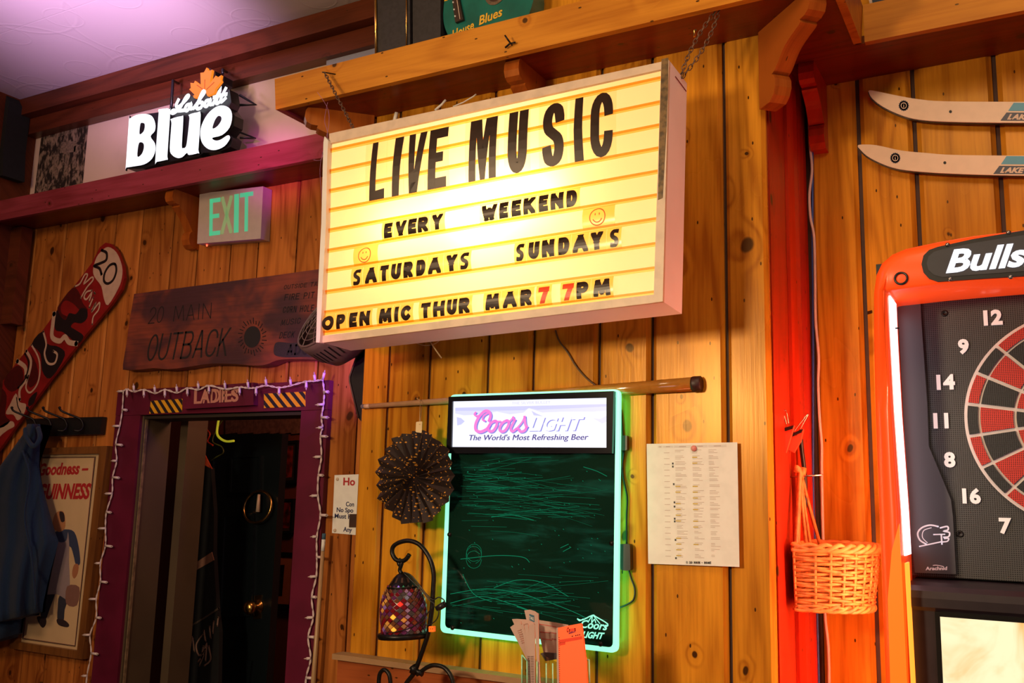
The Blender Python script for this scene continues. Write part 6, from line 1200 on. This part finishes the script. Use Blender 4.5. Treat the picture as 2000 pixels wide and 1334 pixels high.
# dart panel
PY = 1.95; pp = XZ(PY); BZ = .159
def grid(name, base, hole, pitch=.0037):
    T = NT(name); x, y, z = T.sep(T.coord()); fx = T.math('ABSOLUTE', T.math('SUBTRACT', T.math('FRACT', T.math('DIVIDE', x, pitch)), .5)); fz = T.math('ABSOLUTE', T.math('SUBTRACT', T.math('FRACT', T.math('DIVIDE', z, pitch)), .5))
    m_ = T.math('MAXIMUM', fx, fz); T.L.new(T.mix(T.ss(m_, .26, .36), c4(hole), c4(base)), T.b.inputs['Base Color']); T.b.inputs['Roughness'].default_value = .45; T.bump(T.ss(m_, .26, .36), .4, .001); return T.m
gk = grid('perforated_black', (.060, .062, .062), (.004, .004, .005)); gkb = grid('segment_black', (.020, .024, .026), (.002, .002, .003), .0033); gr_ = grid('segment_red', (.62, .035, .022), (.10, .006, .005), .0033)
xl = pp.uv(1752, 568)[0]; zt2 = pp.uv(1752, 556)[1] + .02; zb2 = pp.uv(1785, 1124)[1]
mb = MB(); mb.box(xl, 2 * XC - xl, PY, PY + .02, E + zb2, E + zt2 + .01); obj('target_panel', mb, gk, dm, 'perforated black panel')
mb = MB(); mb.box(xl - .04, 2 * XC - xl + .04, PY + .021, PY + .03, E + zb2 - .02, E + zt2 + .03); obj('recess_back', mb, M['black'], dm)
plate = [(1750, 560), (1797, 556), (1800, 620), (1812, 790), (1815, 872), (1835, 920), (1858, 976), (1862, 1010), (1868, 1121), (1788, 1118), (1775, 1000), (1765, 800), (1757, 650)]
T = NT('smoked_grey_plate'); T.b.inputs['Base Color'].default_value = (.10, .105, .115, 1); T.b.inputs['Roughness'].default_value = .32; T.b.inputs['Metallic'].default_value = .4
for sgn in (0, 1):
    q = pxpoly(pp, plate); q = q if not sgn else [(2 * XC - u, v) for u, v in q]; mb = MB(); mb.prism(pp, q, .001, .010); obj('side_plate', mb, T.m, dm)
mb = MB(); pq = XZ(PY - .0105); wl_ = emit('white_print_lit', (.85, .80, .85), .35, (.7, .66, .7))
def c5(pts): return [(1740 + x * .2624, 800 + y * .2624) for x, y in pts]
for w_, st2 in ((3.2, [(350, 870), (290, 860), (230, 880), (200, 920), (215, 970), (260, 1000)]), (1.6, [(300, 880), (245, 900), (235, 950), (270, 990)]), (2.6, [(215, 1018), (300, 1000), (370, 985)]), (2.4, [(320, 930), (400, 928)]), (3, [(370, 880), (420, 870), (425, 895), (395, 905), (435, 915), (430, 945), (395, 950)]), (3, [(375, 930), (380, 1000)]), (2.6, [(400, 960), (430, 960), (420, 980), (385, 985)])): script(mb, pq, [(w_, c5(st2))], 3, 0, .0005)
lo_ = obj('machine_logo', mb, wl_, dm)
mb = MB(); btext(mb, 'Arachnid', pq, *c5([(258, 1196), (418, 1194), (259, 1170)]), .03, 0, .0004); script(mb, pq, [(1.4, c5([(315, 1160), (340, 1158), (390, 1168)]))], 1, 0, .0004); obj('maker_name', mb, emit('pale_pink_print', (.8, .6, .58), .25, (.6, .45, .42)), dm)
# board
RB = .197; bc = Vector((XC, 0, E + BZ)); pr_ = Plane((XC, PY, E + BZ), (1, 0, 0), (0, 0, 1)); whm = paint('white_plastic_spider', (.72, .66, .64), .4)
db = obj('spider_disc', (lambda mb: (mb.prism(pr_, arc(0, 0, RB, RB, 0, 360, 96)[:-1], .0005, .006), mb)[1])(MB()), whm, dm, 'white dartboard web')
for s3 in range(20):
    a = 90 - 18 * s3
    for r0, r1, odd in ((.884, .972, 0), (.588, .862, 1), (.470, .562, 0), (.120, .448, 1)):
        mb = MB(); gap = lambda r: math.degrees(.0031 / (RB * r)); n = 5
        o1 = arc(0, 0, RB * r1, RB * r1, a - 9 + gap(r1), a + 9 - gap(r1), n); i1 = arc(0, 0, RB * r0, RB * r0, a + 9 - gap(r0), a - 9 + gap(r0), n); mb.prism(pr_, o1 + i1, .0062, .010)
        black = (s3 % 2 == 0) == bool(odd); obj('segment', mb, gkb if black else gr_, db)
mb = MB(); mb.prism(pr_, arc(0, 0, RB * .10, RB * .10, 0, 360, 24)[:-1], .0062, .010); obj('outer_bull', mb, gr_, db)
mb = MB(); mb.prism(pr_, arc(0, 0, RB * .045, RB * .045, 0, 360, 20)[:-1], .0102, .012); obj('bullseye', mb, gkb, db)
nums = [20, 1, 18, 4, 13, 6, 10, 15, 2, 17, 3, 19, 7, 16, 8, 11, 14, 9, 12, 5]; nm_ = emit('white_numeral', (.9, .85, .85), .18, (.8, .76, .74))
for k, nbr in enumerate(nums):
    a = math.radians(90 - 18 * k); rad = RB * 1.205; cx_, cz_ = XC + rad * math.cos(a), BZ + rad * math.sin(a); s4 = str(nbr); cu = D.curves.new('t', 'FONT'); cu.body = s4; cu.offset = .045; cu.resolution_u = 3; o = D.objects.new('t', cu); me = o.to_mesh(); vs = [v.co.copy() for v in me.vertices]; fs = [list(p.vertices) for p in me.polygons]; o.to_mesh_clear(); D.objects.remove(o); D.curves.remove(cu)
    x0 = min(v.x for v in vs); x1 = max(v.x for v in vs); y0 = min(v.y for v in vs); y1 = max(v.y for v in vs); hh = .029; k_ = hh / (y1 - y0); wx_ = 1.0
    V = lambda v, n: Vector((cx_ + (v.x - (x0 + x1) / 2) * k_ * wx_, PY - n, E + cz_ + (v.y - (y0 + y1) / 2) * k_)); mb = MB(); mb.mesh([V(v, .0045) for v in vs], fs); mb.mesh([V(v, .0005) for v in vs], fs)
    obj('number', mb, nm_, dm)
for q in ((1845, 612), (1875, 1043)):
    mb = MB(); mb.lathe([(0, .0015), (.003, .0015), (.0045, .0032), (.006, .002), (.0065, 0)], Matrix.Translation(pp.P(*pp.uv(*q), .0)) @ Matrix.Rotation(math.pi / 2, 4, 'X'), 14); obj('screw', mb, M['darkmetal'], dm)
# header
ph2 = XZ(FY - .001); capL = pxpoly(ph2, [(1832, 551), (1815, 545), (1804, 533), (1800, 517), (1804, 500), (1815, 489), (1832, 483), (1900, 468), (2000, 451)]); capB = pxpoly(ph2, [(2000, 539.5), (1900, 546)])
half = capB + capL; full = [(u, v) for u, v in half]; right = [(2 * XC - u, v) for u, v in half]
poly = [(u, v) for u, v in capL] + [(XC, capL[-1][1] + .004)] + [(2 * XC - u, v) for u, v in capL[::-1]] + [(2 * XC - u, v) for u, v in capB[::-1]][::-1][::-1] 
poly = capL + [(XC, capL[-1][1] + .004)] + [(2 * XC - u, v) for u, v in capL[::-1]] + [(2 * XC - capB[1][0], capB[1][1]), (2 * XC - capB[0][0], capB[0][1]), capB[0], capB[1]]
mb = MB(); mb.prism(ph2, poly, -.004, .004); hd_ = obj('header_plate', mb, paint('glossy_black_header', (.008, .007, .010), .45), dm)
cxm = XC; czm = sum(v for u, v in poly) / len(poly); sm_ = [(cxm + (u - cxm) * .965, czm + (v - czm) * .80) for u, v in poly]; mb = MB(); mb.prism(ph2, sm_, .0042, .0050); obj('header_window', mb, paint('smoky_header_window', (.035, .035, .05), .5, noise=.5, nscale=9), hd_)
mb = MB(); btext(mb, 'Bullshooter', ph2, (1848, 535), (2262, 498), (1850, 491), .032, .0052, .0065, .24); obj('header_lettering', mb, emit('white_header_letter', (.92, .93, 1), 1.5), hd_, 'glowing white italic lettering')
for q in ((1851, 479), (1856, 546), (1970, 455), (1974, 542)):
    mb = MB(); mb.lathe([(0, .002), (.0035, .0015), (.004, 0)], Matrix.Translation(ph2.P(*ph2.uv(*q), .004)) @ Matrix.Rotation(math.pi / 2, 4, 'X'), 10); obj('screw', mb, M['steel'], hd_)
c_ = ph2.P(*ph2.uv(1760, 544), .001); mb = MB(); mb.tube([c_ + Vector((.0105 * math.cos(a), 0, .0105 * math.sin(a))) for a in [k * math.pi / 12 for k in range(24)]], .0022, 6, closed=True); obj('lock_ring', mb, M['black'], dm)
# lower housing and screen
lz = pf.uv(1795, 1128)[1]; lY = 1.835; pL = XZ(lY); ux = pL.uv(1786, 1140)[0] - .012
mb = MB(); prof = [(PY + .01, zb2 - .004), (lY + .05, zb2 - .006), (lY + .018, zb2 - .010), (lY + .004, zb2 - .018), (lY, zb2 - .030), (lY, zb2 - .045), (lY + .006, zb2 - .052), (lY + .006, -1.04), (PY + .2, -1.04), (PY + .2, zb2 - .004)]
mb.loft([[Vector((x, y, E + z)) for y, z in prof] for x in (ux, 2 * XC - ux)], smooth=False); obj('screen_housing', mb, paint('purple_black_plastic', (.022, .014, .020), .35, noise=.2), dm)
pS = XZ(lY + .004); fo = F([(0, 0)]) and [pS.uv(*p) for p in ((1826, 1194), (1838, 1345))]; scx0 = fo[0][0]; sz1 = fo[0][1]
sq = [(scx0, sz1 - .34), (2 * XC - scx0, sz1 - .34), (2 * XC - scx0, sz1), (scx0, sz1)]; si = [(scx0 + .008, sz1 - .332), (2 * XC - scx0 - .008, sz1 - .332), (2 * XC - scx0 - .008, sz1 - .008), (scx0 + .008, sz1 - .008)]
mb = MB(); ring(mb, pS, sq, si, -.001, .004); obj('screen_bezel', mb, paint('bezel', (.012, .012, .012), .2), dm)
T = NT('fire_screen'); n = T.noise(T.coord(), 9, 4, .6, .8); n2 = T.noise(T.coord(), 3.5, 2); T.L.new(T.mix(T.ss(T.math('ADD', T.math('MULTIPLY', n, .6), T.math('MULTIPLY', n2, .5)), .42, .66), (1, .42, .10, 1), (1, .86, .52, 1)), T.b.inputs['Emission Color']); T.b.inputs['Emission Strength'].default_value = 1.15; T.b.inputs['Base Color'].default_value = (.02, .02, .02, 1); T.b.inputs['Roughness'].default_value = .2
mb = MB(); mb.prism(pS, si, -.0005, .0015); obj('screen', mb, T.m, dm, 'glowing screen of yellow flames')
# amber side lamps low on the cabinet inner walls
for sgn in (0, 1):
    a = [(1764, 1100), (1769, 1200), (1776, 1334)]; q = F(a); mb = MB(); loops = []
    for u, v in q + [(q[-1][0], -.9)]:
        uu = u + .0015; uu = uu if not sgn else 2 * XC - uu; d = .003 if not sgn else -.003; loops.append([Vector((uu, FY + .006, E + v)), Vector((uu + d, FY + .008, E + v)), Vector((uu + d, FY + .05, E + v)), Vector((uu, FY + .05, E + v))])
    mb.loft(loops, smooth=False); obj('amber_strip', mb, emit('amber_strip_light', (1, .25, .02), 2.2), dm, 'amber light strip')
for sgn in (0, 1):  # orange glow of the lower post put on as a tapered emissive patch
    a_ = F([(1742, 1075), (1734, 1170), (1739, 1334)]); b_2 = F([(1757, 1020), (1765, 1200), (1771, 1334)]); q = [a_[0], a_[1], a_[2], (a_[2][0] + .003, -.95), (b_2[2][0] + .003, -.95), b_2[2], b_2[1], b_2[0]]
    q = corner_round(q, .004, 2) if not sgn else [(2 * XC - u, v) for u, v in corner_round(q, .004, 2)]; mb = MB(); mb.prism(pf, q, -.002, .002); obj('amber_glow_patch', mb, emit('amber_glow_patch', (1, .14, .004), .9, (.8, .15, .01)), dm, 'amber glow put on as an emissive patch low on the side post')
# unseen glowing strips added at the cabinet flanks wash the corner and the wall
for sgn in (0, 1):
    xs0 = outer[3][0] - .004 if not sgn else 2 * XC - outer[3][0] + .004
    mb = MB(); xs1 = xs0 - .004 if not sgn else xs0 + .008; mb.box(xs1, xs1 - .004, 2.10, 2.17, E - .60, E + .30); obj('hidden_flank_strip', mb, emit('added_flank_light', (1, .36, .17), 30), dm, 'unseen reddish light strip added by the cabinet flank')
